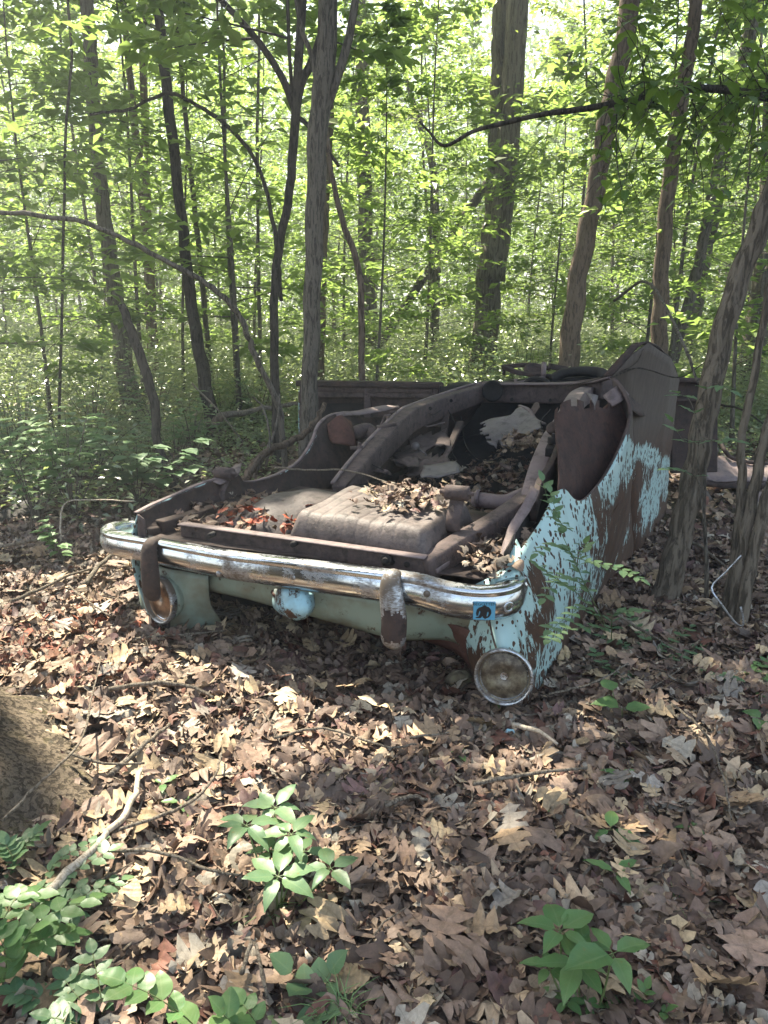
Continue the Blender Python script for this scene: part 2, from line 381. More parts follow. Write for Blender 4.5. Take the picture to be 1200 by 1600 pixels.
# ------------------------------------------------------------------ GROUND
def gz(x, y):
    r = max(0., math.hypot(x, y - 3) - 6)
    return (.018 * math.sin(x * 1.9 + 1) * math.sin(y * 1.6) + .012 * math.sin(x * 4.3 + y * 3.7)) + min(r * .03, 1.) * (.18 * math.sin(x * .31 + .7) * math.cos(y * .23)) 
def gzn(x, y):
    r = np.maximum(0., np.hypot(x, y - 3) - 6)
    return (.018 * np.sin(x * 1.9 + 1) * np.sin(y * 1.6) + .012 * np.sin(x * 4.3 + y * 3.7)) + np.minimum(r * .03, 1.) * (.18 * np.sin(x * .31 + .7) * np.cos(y * .23))
t_ = np.linspace(-1, 1, 181); gx = np.sign(t_) * (np.abs(t_) * 8 + np.abs(t_) ** 5 * 292); gy = gx + 4
X, Y_ = np.meshgrid(gx, gy); Z = gzn(X, Y_) - .012
n_ = len(t_); idx = (np.arange(n_ - 1)[:, None] * n_ + np.arange(n_ - 1)[None]).ravel()
m, nt, b = newmat('forest_floor'); q = NT(nt); co = q.coord()
vc = q.vor(co, 16, 'F1', 'Color'); ve = q.vor(co, 16, 'DISTANCE_TO_EDGE'); sp = q.n('SeparateXYZ'); q.l(vc, sp.inputs[0])
k = q.ramp(sp.outputs[0], [(0, (.04, .026, .018)), (.35, (.085, .055, .038)), (.65, (.13, .09, .062)), (.9, (.10, .05, .035)), (1, (.22, .17, .12))])
k = q.mix(q.ramp(q.noise(co, 30, 5, .7), [(.35, 0.), (.6, .7)]), k, (.05, .033, .023))
gr = q.ramp(q.noise(co, .35, 4), [(.45, 0.), (.6, .45)]); k = q.mix(gr, k, (.05, .07, .025))
q.l(k, b.inputs['Base Color']); b.inputs['Roughness'].default_value = .95
q.bump(q.math('ADD', ve, q.noise(co, 40, 4)), 1., .03, b)
ground = build('ground', np.stack([X.ravel(), Y_.ravel(), Z.ravel()], 1), np.stack([idx, idx + 1, idx + n_ + 1, idx + n_], 1), m)
tag(ground, 'brown forest floor under fallen leaves', None, None, 'structure')

# detailed dry leaves: lobed and oval strips
def litter(name, px, py, pz, size, tilt, label, stations=17, palette=None, cs=1., parent=None, flatlow=False, oak=.7):
    n = len(px); k = stations
    ys = np.linspace(0, 1, k)
    isoak = rng.random(n) < oak
    tt_ = np.linspace(0, 12, k); lob = np.interp(ys, [0, .1, .35, .65, .9, 1], [.02, .20, .40, .46, .22, .02]) * (.20 + .88 * (.5 - .5 * np.cos(2 * np.pi * 3.5 * ys ** .95)) ** 1.2)
    ova = .30 * np.sin(np.pi * ys ** .85) + .01
    lob_y = ys + .05 * np.sin(2 * np.pi * (3.5 * ys - .38)) * np.sin(np.pi * ys)
    w = np.where(isoak[:, None], lob[None], ova[None]); w = w * rng.uniform(.7, 1.25, (n, 1)); 
    wl = w * rng.uniform(.75, 1.2, (n, k)) ; wr = w * rng.uniform(.75, 1.2, (n, k)); wl[~isoak] = w[~isoak]; wr[~isoak] = w[~isoak]
    ly = np.where(isoak[:, None], lob_y[None], ys[None]); 
    bend = rng.normal(0, 1.0, (n, 1)); curl = cs * rng.uniform(-.8, 1.9, (n, 1)); bend = bend * cs; twist = rng.normal(0, .5, (n, 1)); s = (size * rng.uniform(.55, 1.3, n))[:, None]
    # spine bent as an arc
    ang = bend * (ys[None] - .5); sy = np.cumsum(np.cos(ang), 1) / k; sz = np.cumsum(np.sin(ang), 1) / k + .012 * rng.normal(size=(n, k))
    def edge(wv, sgn):
        c2 = curl * wv * 2.2; out = np.sin(c2 + 1e-6) / (c2 + 1e-6) * wv; zz = (1 - np.cos(c2)) / (c2 + 1e-6) * wv
        tw = twist * (ys[None] - .5)
        return sgn * out * np.cos(tw), sy + (ly - ys[None]), sz + zz + sgn * out * np.sin(tw) + .02 * rng.normal(size=(n, k))
    L = edge(wl, -1); Rr = edge(wr, 1); Mi = (np.zeros((n, k)), sy, sz)
    loc = np.stack([np.stack(a, -1) for a in (L, Mi, Rr)], 2)            # n,k,3,3
    loc[..., 1] -= .5; loc = loc * s[:, None, None]
    yaw = rng.uniform(0, 2 * np.pi, n); nm = norm(np.stack([rng.normal(0, tilt, n), rng.normal(0, tilt, n), np.ones(n)], 1))
    flip = rng.random(n) < .45; 
    a = np.stack([np.cos(yaw), np.sin(yaw), np.zeros(n)], 1); a = norm(a - nm * (a * nm).sum(1, keepdims=True)); sd = np.cross(a, nm)
    nmf = np.where(flip[:, None], -nm, nm)
    Wd = loc[..., 0:1] * sd[:, None, None] + loc[..., 1:2] * a[:, None, None] + loc[..., 2:3] * nmf[:, None, None]
    lowest = Wd[..., 2].min(axis=(1, 2)); mean = Wd[..., 2].mean(axis=(1, 2))
    pos = np.stack([px, py, pz - lowest * .6 - mean * .4], 1)
    V = (Wd + pos[:, None, None]).reshape(-1, 3)
    b0 = (np.arange(n) * k * 3)[:, None, None]; j = (np.arange(k - 1) * 3)[None, :, None]; c0 = np.array([0, 1])[None, None]
    q0 = b0 + j + c0; F = np.stack([q0, q0 + 1, q0 + 4, q0 + 3], -1).reshape(-1, 4)
    pal = np.array(palette if palette is not None else PAL); pw = pal[:, 3] / pal[:, 3].sum(); ci = rng.choice(len(pal), n, p=pw)
    col = pal[ci, :3] * rng.uniform(.6, 1.25, (n, 1)); col = np.concatenate([col, np.ones((n, 1))], 1)
    uvw = np.zeros((n, k, 3, 2)); uvw[..., 0, 0] = -.5; uvw[..., 2, 0] = .5; uvw[..., 1] = ys[None, :, None]
    o = build(name, V, F, M['litter'], parent, org=(float(px.mean()), float(py.mean()), 0), attrs={'col': ('FLOAT_COLOR', np.repeat(col, k * 3, 0))}, uv=uvw.reshape(-1, 2))
    if parent is None: tag(o, label, 'fallen leaves', None, 'stuff')
    return o
PAL = [(.215, .138, .098, 5), (.15, .096, .07, 4), (.27, .185, .13, 4.5), (.38, .275, .18, 2.6), (.17, .078, .055, 1.6), (.35, .30, .235, 2.6), (.105, .07, .052, 3), (.23, .16, .12, 5), (.46, .35, .22, .9), (.16, .09, .08, 1.2)]
def inview(n, y0, y1, extra=.5, pw=1.0):
    y = y0 + (y1 - y0) * rng.random(n) ** pw; x = (rng.random(n) * 2 - 1) * (.56 * y + extra); return x, y
def incar(x, y, g=0.):
    u = (x - _o[0]) * UX[0] + (y - _o[1]) * UX[1]; v = (x - _o[0]) * VX[0] + (y - _o[1]) * VX[1]
    return (u > -.95 + g) & (u < 1.0 + .12 * v - g) & (v > .35 + g) & (v < 4.3 - g)
x, y = inview(37000, 1.0, 5.2, .35, .72); kk = ~incar(x, y, .1); x, y = x[kk], y[kk]
litter('leaf_litter', x, y, gzn(x, y) + rng.random(len(x)) ** 1.5 * .04, .108, .40, 'thick carpet of curled brown and tan oak leaves around the wreck')
x, y = inview(26000, 5.0, 14, 1.2, .8); kk = ~incar(x, y, .1); x, y = x[kk], y[kk]
litter('leaf_litter', x, y, gzn(x, y) + rng.random(len(x)) * .04, .12, .4, 'dry brown leaves carpeting the ground farther back between the trees', 7)
FR = [(.16, .10, .065, 4), (.30, .21, .14, 3), (.08, .05, .035, 4), (.42, .35, .27, 1.5)]
x, y = inview(26000, 1.0, 5.5, .35, .8); kk = ~incar(x, y, .1); x, y = x[kk], y[kk]
litter('leaf_fragments', x, y, gzn(x, y) + .01 + rng.random(len(x)) * .05, .042, .6, 'crumbled leaf fragments scattered over the fallen leaves', 5, FR, oak=.2)
mb = MB()
for i in range(1500):
    yy = 1.1 + 6.5 * random.random() ** .9; xx = random.uniform(-1, 1) * (.56 * yy + .3)
    if incar(np.array([xx]), np.array([yy]), .1)[0]: continue
    L = random.uniform(.04, .16) if random.random() < .85 else random.uniform(.2, .45); a = random.uniform(0, 6.28); r_ = random.uniform(.0012, .0035) * (1.5 if L > .2 else 1); z0 = gz(xx, yy) + random.uniform(.03, .065)
    d = Vector((math.cos(a), math.sin(a), random.uniform(-.1, .1))); p = Vector((xx, yy, z0)); k_ = Vector((-d.y, d.x, 0)) * random.uniform(-.15, .15) * L
    mb.tube([p - d * L / 2, p + k_, p + d * L / 2], [r_, r_ * .9, r_ * .5], 5)
tag(mb.build('twig_litter', M['stick'], org=(0, 3, 0)), 'fine broken twigs strewn over the leaf litter', 'twigs', None, 'stuff')
TP = [(.44, .32, .19, 3), (.34, .23, .14, 3), (.30, .26, .22, 2), (.26, .17, .12, 3), (.46, .36, .24, 1.)]
x, y = inview(300, 1.05, 4.6, .3, .8); kk = ~incar(x, y, .1); x, y = x[kk], y[kk]
litter('top_leaves', x, y, gzn(x, y) + .055 + rng.random(len(x)) * .012, .125, .3, 'larger tan lobed oak leaves lying on top of the litter', 25, TP, cs=.6, oak=.92)
sw = np.array([(.30, .09, .05, 2), (.26, .13, .08, 3), (.32, .20, .13, 2), (.19, .07, .045, 2), (.42, .30, .2, 1)])
c0 = P(110, 1010, z=0); x = c0.x + rng.normal(0, .42, 900); y = c0.y + rng.normal(0, .25, 900); kk = x < -.95
litter('leaf_litter', x[kk], y[kk], gzn(x[kk], y[kk]) + .02 + rng.random(kk.sum()) * .03, .085, .45, 'drift of reddish dry leaves in the sun patch left of the wreck', 10, sw)

# ------------------------------------------------------------------ TREES
FOREST = {}
def spray(base, d, length, nl, size, rise=.1, twigs=5, mb=None, rad=.01):
    """a branch with side twigs, returns leaf positions + axes"""
    base = Vector(base); d = Vector(d).normalized(); pts = []; axs = []
    bend = Vector((random.uniform(-.3, .3), random.uniform(-.3, .3), rise))
    spine = [base + d * length * t + bend * length * t * t * .5 for t in (0, .33, .66, 1)]
    if mb is not None: mb.tube(spine, [rad, rad * .75, rad * .5, rad * .2], 4, cap=False)
    side = d.cross(Vector((0, 0, 1))).normalized()
    for i in range(twigs):
        t = .2 + .8 * (i + .5) / twigs; p0 = base + d * length * t + bend * length * t * t * .5
        dd = (d * random.uniform(.3, .9) + side * random.choice((-1, 1)) * random.uniform(.4, 1) + Vector((0, 0, random.uniform(-.2, .25)))).normalized()
        L = length * (.55 - .35 * t) * random.uniform(.7, 1.3)
        if mb is not None and rad > .012: mb.tube([p0, p0 + dd * L], [rad * .35, rad * .12], 3, cap=False)
        m_ = max(2, nl // twigs); tt = rng.random(m_) ** .7
        q_ = np.array(p0)[None] + np.array(dd)[None] * (tt * L)[:, None] + rng.normal(size=(m_, 3)) * np.array([.06, .06, .025]) * (1 + length * .3)
        pts.append(q_); axs.append(np.tile(np.array(dd), (m_, 1)))
    return np.concatenate(pts), np.concatenate(axs)

def make_tree(name, h, r, crown0, nb, blen, nl, lsize, bmat, lmat, lean=.05, top=True, mat_parts=None):
    root = empty(name, (0, 0, 0)); mb = MB()
    ph = random.uniform(0, 6); lx, ly = random.uniform(-lean, lean), random.uniform(-lean, lean)
    sp = [Vector((lx * z + .03 * h * .3 * math.sin(z * .9 + ph), ly * z + .03 * h * .3 * math.cos(z * .7 + ph), z)) for z in np.linspace(-.1, h, 12)]
    mb.tube(sp, [r * (1 + .5 * math.exp(-i * 1.2)) * (1 - .85 * i / 11) for i in range(12)], 8)
    A = []; B = []
    for i in range(nb):
        t = (crown0 + (1 - crown0) * ((i + .5) / nb)); z = t * h; f = t * 11; a = int(min(f, 10)); p = sp[a].lerp(sp[a + 1], f - a)
        az = random.uniform(0, 2 * math.pi); sc = math.sin(math.pi * min(1, (t - crown0) / (1 - crown0) * .8 + .22))
        L = blen * sc * random.uniform(.6, 1.2)
        a_, b_ = spray(p, (math.cos(az), math.sin(az), random.uniform(0, .5)), L, nl, lsize, random.uniform(-.25, .2), 6, mb, r * .3 * (1 - t * .6)); A.append(a_); B.append(b_)
    mb.build('trunk', bmat, root)
    leaves_obj('crown', np.concatenate(A), lsize, lmat, root, ax=np.concatenate(B), tilt=.38, width=.5)
    return root
def copy_tree(root, loc, rz, sc, label=None):
    r_ = root.copy(); COL.objects.link(r_); r_.location = loc; r_.rotation_euler = (0, 0, rz); r_.scale = (sc, sc, sc)
    if label: r_['label'] = label
    for ch in root.children:
        c_ = ch.copy(); COL.objects.link(c_); c_.parent = r_
        for g in ch.children: d_ = g.copy(); COL.objects.link(d_); d_.parent = c_
    return r_

# understory trees of the background: five individuals, then copies
protos = [make_tree('understory_tree', 6.5, .03, .14, 44, 1.7, 85, .105, M['bark_far'], M['leaf_hi']),
          make_tree('understory_tree', 9.0, .042, .16, 50, 2.1, 90, .11, M['bark_far'], M['leaf']),
          make_tree('understory_tree', 5.0, .024, .10, 38, 1.4, 85, .10, M['bark_far'], M['leaf']),
          make_tree('understory_tree', 11.5, .07, .22, 54, 2.6, 85, .125, M['bark_dark'], M['leaf_hi']),
          make_tree('understory_tree', 8.0, .035, .12, 46, 2.3, 85, .11, M['bark'], M['leaf_hi'])]
UL = 'slender leafy tree among the many in the dense woods beyond the wreck'; UG = 'young trees filling the woods'
spots = []
def far_enough(x, y, d):
    return all((x - a) ** 2 + (y - b) ** 2 > d * d for a, b in spots)
for p in protos: tag(p, UL, 'tree', UG)
first = list(protos); tries = 0
while len(spots) < 170 and tries < 20000:
    tries += 1; yy = 8.6 + 34 * random.random() ** .9; xx = random.uniform(-1, 1) * (.74 * yy + 2.5)
    if not far_enough(xx, yy, 1.3 + yy * .03): continue
    if yy < 17 and any(min((c_[0] + sun_dir.x * t_ - xx) ** 2 + (c_[1] + sun_dir.y * t_ - yy) ** 2 for t_ in np.linspace(1, 9, 9)) < 1.4 for c_, r_ in GAPS if r_ > .1 and c_[1] < 9): continue
    spots.append((xx, yy)); i = random.choice((0, 1, 2, 4, 4, 0)) if yy < 18 else random.choice((1, 3, 3, 4, 0))
    pr = protos[i]; sc = random.uniform(.8, 1.2)
    if pr in first: first.remove(pr); pr.location = (xx, yy, gz(xx, yy)); pr.rotation_euler = (0, 0, random.uniform(0, 6.28))
    else: copy_tree(pr, (xx, yy, gz(xx, yy)), random.uniform(0, 6.28), sc)

# larger leaved young trees closer by
lp_ = make_tree('young_tree', 5.6, .026, .16, 34, 1.5, 60, .15, M['bark_far'], M['leaf_hi'], top=True); k_ = 0
for (a, Y, w_) in ((70, 9.2, 'left of the pale shaggy trunk'), (235, 11, 'between the pale shaggy trunk and the dark straight one'), (365, 9.8, 'between the dark straight trunk and the forked tree'), (585, 9.6, 'just right of the grey trunk behind the wreck'), (655, 12.5, 'midway between the grey trunk and the twin trunk'),
                 (860, 12.0, 'between the twin trunk and the thick leaning trunk'), (1010, 11.0, 'between the thick leaning trunk and the brown one'), (1150, 8.6, 'behind the three stems at the right'), (-20, 7.6, 'cut by the left edge of the view')):
    x = (a - 600) / FPX * Y; loc = (x, Y, gz(x, Y)); sc = random.uniform(.85, 1.25)
    o = lp_ if k_ == 0 else copy_tree(lp_, loc, random.uniform(0, 6.28), sc)
    if k_ == 0: o.location = loc
    k_ += 1; tag(o, 'bright leafy young tree ' + w_, 'tree', 'young trees at the near edge of the woods')
# far woods: one mass nobody could count
n = 230000; yy = rng.uniform(32, 60, n); xx = rng.uniform(-1, 1, n) * (1.0 * yy); cl = np.sin(xx * .9) * np.cos(yy * .7 + xx * .3)
zz = rng.random(n) ** .9 * (17 + 4 * cl)
kk = np.sin(xx * 1.7 + zz * 1.1) * np.sin(yy * 1.3 - zz * .9) + rng.normal(0, .35, n) > -.25
tag(leaves_obj('far_woods', np.stack([xx, yy, zz], 1)[kk], .34, M['leaf_hi'], org=(0, 50, 0), tilt=.7), 'hazy wall of leaves of the far woods closing the view', 'woods', None, 'stuff')

# thicket of low leafy growth between the trees
def clumps(n, y0, y1, extra, hmax, per, size, mat, name, label, pw=1., rad=.4, clear=None, tilt=.35):
    cx, cy = inview(n, y0, y1, extra, pw); kk = ~incar(cx, cy, -.5)
    if clear is not None: kk &= clear(cx, cy)
    cx, cy = cx[kk], cy[kk]; n = len(cx); hh = hmax * rng.uniform(.25, 1, n)
    a = rng.uniform(0, 2 * np.pi, (n, per)); r_ = rad * np.sqrt(rng.random((n, per))) * (hh / hmax)[:, None] ** .5
    lay = np.floor(rng.random((n, per)) * 5) / 5 + rng.normal(0, .035, (n, per)); z = hh[:, None] * (.2 + .8 * lay) * (1 - .35 * (r_ / rad) ** 2)
    x = cx[:, None] + np.cos(a) * r_; y = cy[:, None] + np.sin(a) * r_
    pos = np.stack([x, y, gzn(x, y) + np.maximum(z, .03)], -1).reshape(-1, 3); ax = np.stack([np.cos(a), np.sin(a), 0 * a], -1).reshape(-1, 3)
    return tag(leaves_obj(name, pos, size, mat, org=(0, float(cy.mean()), 0), ax=ax, tilt=tilt, width=.55), label, 'undergrowth', None, 'stuff')
leftfree = lambda x, y: ~((x > -2.6) & (x < -.3) & (y < 9.5)) & ~((x > .8) & (y < 9.0) & (x < 5)) & (y + .3 * x > 6.5)
clumps(1700, 8.8, 17, 1.5, 1.6, 100, .068, M['shrub'], 'thicket', 'low leafy thicket catching sunlight behind the wreck', .7, .6, leftfree)
clumps(1600, 15, 34, 3, 2.4, 85, .10, M['shrub'], 'thicket', 'denser thicket of bushes deeper in the woods', .9, .8)
clumps(420, 6.0, 10.5, 1.5, .38, 40, .05, M['shrub'], 'ground_cover', 'patchy low seedlings between the leaves behind the wreck', .9, .3)
clumps(520, 7.2, 10.5, 1.2, .55, 60, .06, M['shrub'], 'thicket', 'low pale green growth just behind the wreck', .8, .45, lambda x, y: (y > 8.1 - .4 * x * (x < 0)) | (x < -2.4))
clumps(300, 5.0, 9.5, .3, .75, 60, .06, M['shrub'], 'thicket', 'green undergrowth left of the wreck', 1., .4, lambda x, y: (x < -1.9 - .02 * y) & (x > -6) & (y > 5.2))

# hero trees: each trunk through its places in the photograph at its own distance
def hero(name, px, Y, w, mat, label, top=12., crown=None, lean=(0, 0), ridges=.05, forks=(), nseg=18, cat='tree', lmat=None, sprays=(), basez=None, bright=False):
    """px: places base->top; w: widths in photograph pixels base->top"""
    pts = []
    for i, (a, b_) in enumerate(px): pts.append(P(a, b_, Y=Y + lean[1] * i))
    base = pts[0].copy(); g = gz(base.x, base.y)
    if base.z > g + .05:
        d = (pts[0] - pts[1]).normalized(); pts.insert(0, pts[0] + d * ((base.z - g + .05) / max(.2, -d.z))); w = [w[0] * 1.15] + list(w)
    else: w = list(w)
    rad = [q_ * (Y / FPX) * .5 * .86 * (1 - .11 * i_ / max(1, len(w) - 1)) for i_, q_ in enumerate(w)]
    if top and pts[-1].z < top:
        d = (pts[-1] - pts[-3 if len(pts) > 2 else -2]).normalized(); d = (d + Vector((0, 0, .6))).normalized(); k = (top - pts[-1].z) / d.z
        pts += [pts[-1] + d * k * .5, pts[-1] + d * k]; rad += [rad[-1] * .75, rad[-1] * .35]
    root = empty(name, (pts[0].x, pts[0].y, g)); tag(root, label, cat)
    n_ = 6; sp = crom(pts, n_); rr = list(np.interp(np.linspace(0, 1, len(sp)), np.linspace(0, 1, len(rad)), rad))
    for i in range(min(5, len(rr))): rr[i] *= 1 + .22 * math.exp(-i * .9)
    sp = [p + Vector((math.sin(i * 1.7 + Y), math.cos(i * 1.3 + Y), 0)) * rr[i] * .12 for i, p in enumerate(sp)]
    mb = MB(); mb.tube(sp, rr, nseg, rough=.03, ridges=ridges)
    A = []; B = []
    for f in forks:                                  # (places, widths, Y)
        fp = [P(a, b_, Y=f[2] if len(f) > 2 else Y) for a, b_ in f[0]]; fr = [q_ * Y / FPX * .5 for q_ in f[1]]
        s2 = crom(fp, 5); mb.tube(s2, list(np.interp(np.linspace(0, 1, len(s2)), np.linspace(0, 1, len(fr)), fr)), 8, rough=.05)
    for (a, b_, az, L, nl) in sprays:                # leafy side boughs in view
        p = P(a, b_, Y=Y); q1, q2 = spray(p, (math.cos(R(az)), math.sin(R(az)), .12), L, nl, .1, -.1, 7, mb, .012); A.append(q1); B.append(q2)
    if crown:
        cr, nb, nl, ls = crown; tp = sp[-1]
        for i in range(nb):
            t = random.uniform(.55, 1.); p = sp[int((len(sp) - 1) * t)]
            if p.z < top * .5: p = sp[-4].lerp(sp[-1], random.random())
            az = random.uniform(0, 2 * math.pi); dv = Vector((math.cos(az), math.sin(az), random.uniform(-.05, .9)))
            if not sungap(np.array([tuple(p + dv.normalized() * cr * q_) for q_ in (0., .2, .4, .6, .8)])).all(): continue
            q1, q2 = spray(p, dv, cr * random.uniform(.5, 1.1), nl, ls, .1, 8, mb, rr[0] * .25); A.append(q1); B.append(q2)
    mb.build('trunk', mat, root)
    if A:
        A = np.concatenate(A); B = np.concatenate(B); kk = sungap(A)
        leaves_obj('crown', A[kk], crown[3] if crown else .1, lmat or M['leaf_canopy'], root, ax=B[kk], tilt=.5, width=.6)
    return root

CR = (3.5, 80, 270, .17); CRL = (3.0, 16, 160, .15)
hero('tree', [(480, 758), (484, 600), (490, 400), (497, 200), (513, 0)], 6.6, [34, 30, 32, 36, 34], M['bark'], 'grey furrowed tree trunk rising right behind the left side of the wreck', 11.5, CR,
     forks=[([(497, 205), (520, 140), (545, 60), (565, -60)], [12, 14, 12, 9]), ([(500, 190), (490, 100), (470, 40), (455, -50)], [8, 7, 6, 5])], nseg=28, ridges=.06)
hero('sapling', [(565, 560), (562, 430), (535, 345), (518, 270), (512, 215)], 7.6, [12, 12, 11, 9, 7], M['bark_warm'], 'thin curved stem leaning onto the grey trunk behind the wreck', None, None, nseg=10)
hero('tree', [(432, 672), (428, 500), (434, 400), (452, 300), (462, 170)], 7.6, [17, 16, 16, 16, 17], M['bark_dark'], 'dark wavy young tree forking left of the grey trunk', 10, CR,
     forks=[([(462, 172), (470, 130), (488, 95), (505, 40), (520, -60)], [14, 13, 12, 10, 8]), ([(463, 175), (440, 120), (400, 60), (350, 5), (300, -50)], [12, 10, 9, 8, 7]), ([(462, 180), (480, 195), (500, 220), (530, 260)], [7, 6, 6, 5]), ([(457, 150), (452, 80), (450, 20), (448, -40)], [6, 5, 5, 4])], nseg=12,
     sprays=[(452, 60, 200, 1.2, 90), (505, 60, 60, 1.0, 80), (395, 60, 150, 1.2, 80)], lmat=M['leaf_hi'])
hero('tree', [(318, 585), (300, 480), (284, 340), (262, 150), (246, 0)], 9.5, [24, 21, 19, 19, 18], M['bark_dark'], 'dark straight trunk leaning left, between the pale trunk and the forked one', 12, CR, nseg=16)
hero('tree', [(188, 520), (172, 400), (155, 270), (142, 100), (136, 0)], 10.5, [32, 27, 25, 24, 24], M['bark_pale'], 'pale grey shaggy trunk at the left of the woods', 12.5, CR, nseg=16)
hero('tree', [(236, 495), (232, 400), (216, 250), (202, 110), (192, 0)], 13.5, [20, 18, 15, 12, 11], M['bark_warm'], 'brown twin stemmed tree just right of the pale shaggy trunk', 12, (2.6, 20, 160, .15),
     forks=[([(230, 380), (228, 250), (224, 120), (222, 0), (222, -60)], [14, 12, 11, 10, 9])], nseg=12)
hero('tree', [(500, 590), (503, 450), (508, 330), (515, 200), (520, 60)], 10.5, [16, 16, 15, 14, 13], M['bark_warm'], 'reddish brown trunk half hidden behind the grey one', 12, CR, nseg=12)
hero('tree', [(576, 505), (572, 380), (567, 200), (563, 60), (560, -20)], 15, [30, 27, 25, 23, 22], M['bark_far'], 'straight dark trunk right of the grey trunk, crossed by bright leaves', 14, CRL, nseg=14)
hero('twin_trunk_tree', [(764, 435), (770, 330), (776, 200), (779, 80), (782, -20)], 13, [42, 30, 27, 26, 25], M['bark_pale'], 'large shaggy twin trunked tree in the middle of the woods', 15, CRL, nseg=24, ridges=.08,
     forks=[([(767, 437), (784, 330), (796, 200), (806, 60), (812, -60)], [42, 34, 32, 30, 28], 12.8)])
hero('tree', [(888, 565), (904, 430), (930, 300), (952, 170), (985, 0)], 9.5, [38, 34, 33, 34, 34], M['bark_warm'], 'thick reddish brown trunk leaning right, above the wreck', 12, CRL, nseg=24)
hero('tree', [(1030, 560), (1034, 430), (1046, 280), (1072, 110), (1088, 0)], 9.0, [30, 27, 26, 24, 22], M['bark_warm'], 'brown trunk rising behind the peak of the turquoise side panel', 12, CRL, nseg=18)
hero('tree', [(1055, 545), (1088, 430), (1108, 330), (1140, 160), (1185, 20)], 10.5, [22, 20, 18, 16, 15], M['bark'], 'slimmer trunk leaning right beside the brown one', 11, (2.6, 20, 160, .15), nseg=12)
hero('tree', [(1085, 500), (1105, 390), (1120, 330)], 14, [22, 20, 18], M['bark_far'], 'dim leaning trunk behind the two brown ones at the right', 10, (2.6, 16, 120, .15), nseg=10)
hero('tree', [(1035, 955), (1062, 840), (1085, 740), (1108, 620), (1140, 480), (1195, 330), (1235, 200)], 3.8, [48, 44, 42, 42, 40, 38, 36], M['bark_near'], 'leaning trunk with ridged bark standing close by the right side of the wreck', 8.5, (2.6, 22, 200, .15), nseg=40, ridges=.06)
hero('sapling', [(1130, 985), (1148, 880), (1160, 760), (1158, 690), (1176, 600), (1200, 460), (1215, 380)], 3.55, [26, 20, 17, 15, 15, 14, 12], M['bark_near'], 'kinked stem, leftmost of the three growing from one base at the right edge', 5, (1.2, 8, 90, .1), nseg=14)
hero('sapling', [(1142, 985), (1160, 860), (1178, 770), (1196, 680), (1225, 560)], 3.5, [26, 24, 22, 20, 18], M['bark_near'], 'middle of the three stems growing from one base at the right edge', 5, (1.2, 8, 90, .1), nseg=14)
hero('sapling', [(1155, 985), (1172, 890), (1198, 780), (1230, 660)], 3.45, [26, 24, 22, 20], M['bark_near'], 'rightmost of the three stems growing from one base at the right edge', 5, (1.2, 8, 90, .1), nseg=14)
hero('sapling', [(1103, 955), (1104, 880), (1100, 800), (1102, 730), (1096, 690)], 3.75, [9, 8, 7, 6, 4], M['bark'], 'very thin upright stem between the leaning trunk and the three stems', None, None, nseg=8)
hero('sapling', [(100, 330), (103, 200), (112, 90), (106, 0)], 8.5, [5, 5, 5, 5], M['bark_dark'], 'thin dark wavy stem near the left edge', 6, None, nseg=6)
hero('sapling', [(322, 510), (312, 400), (296, 250), (282, 100), (270, 0)], 12, [10, 10, 9, 8, 8], M['bark_far'], 'slim brown stem just right of the dark straight trunk', 9, (1.8, 12, 120, .12), nseg=8)
hero('sapling', [(405, 480), (403, 350), (402, 200), (405, 60)], 12, [7, 6, 6, 5], M['bark_far'], 'very slim upright stem left of the forked tree', 8, (1.8, 12, 120, .12), nseg=8)
hero('sapling', [(365, 520), (358, 400), (352, 250), (350, 100)], 11, [7, 7, 6, 5], M['bark_far'], 'slim upright stem midway between the dark trunk and the forked tree', 8, (1.8, 12, 120, .12), nseg=8)
hero('sapling', [(680, 470), (682, 380), (676, 260), (655, 190), (635, 120)], 17, [16, 15, 14, 11, 8], M['bark_far'], 'crooked tree in the middle distance left of the twin trunk', 9, (1.8, 12, 120, .13), nseg=8)
hero('dead_tree', [(190, 475), (205, 520), (225, 575), (243, 640), (246, 690), (268, 745)][::-1], 6.6, [17, 16, 18, 19, 19, 15], M['bark_dark'], 'broken dark dead stem left of the wreck', None, None, nseg=12, ridges=.1)
hero('leaning_trunk', [(705, 370), (735, 325), (760, 290), (790, 250)], 16, [14, 16, 16, 14], M['bark_dark'], 'dark leaning log caught against the twin trunk', None, None, nseg=8)
# tall trees added mostly out of view so their crowns shade the clearing
for (tx, ty, hh) in ((-5.6, 6.6, 12), (-5.4, 8.9, 13), (-7.5, 12.5, 13), (5.6, 12.0, 12), (-8.5, 4.0, 12)):
    root = empty('tree', (tx, ty, gz(tx, ty))); mb = MB(); sp = [Vector((tx + .1 * math.sin(z), ty + .1 * math.cos(z), z)) for z in np.linspace(-.1, hh, 14)]
    mb.tube(sp, [.2 * (1 - .7 * i / 13) for i in range(14)], 12); A = []; B = []
    for i in range(40):
        p = sp[random.randint(7, 13)]; az = random.uniform(0, 6.28); dv = Vector((math.cos(az), math.sin(az), random.uniform(-.05, .8)))
        if not sungap(np.array([tuple(p + dv.normalized() * 3.6 * q_) for q_ in (0., .2, .4, .6, .8)])).all(): continue
        q1, q2 = spray(p, dv, 3.6 * random.uniform(.5, 1.1), 230, .16, .1, 8, mb, .05); A.append(q1); B.append(q2)
    mb.build('trunk', M['bark'], root); A = np.concatenate(A); B = np.concatenate(B); kk = sungap(A)
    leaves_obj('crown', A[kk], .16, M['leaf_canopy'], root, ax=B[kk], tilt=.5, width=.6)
    tag(root, 'tall tree with a broad crown, added for shade at the side of the clearing', 'tree', 'tall trees added for shade beside the clearing')

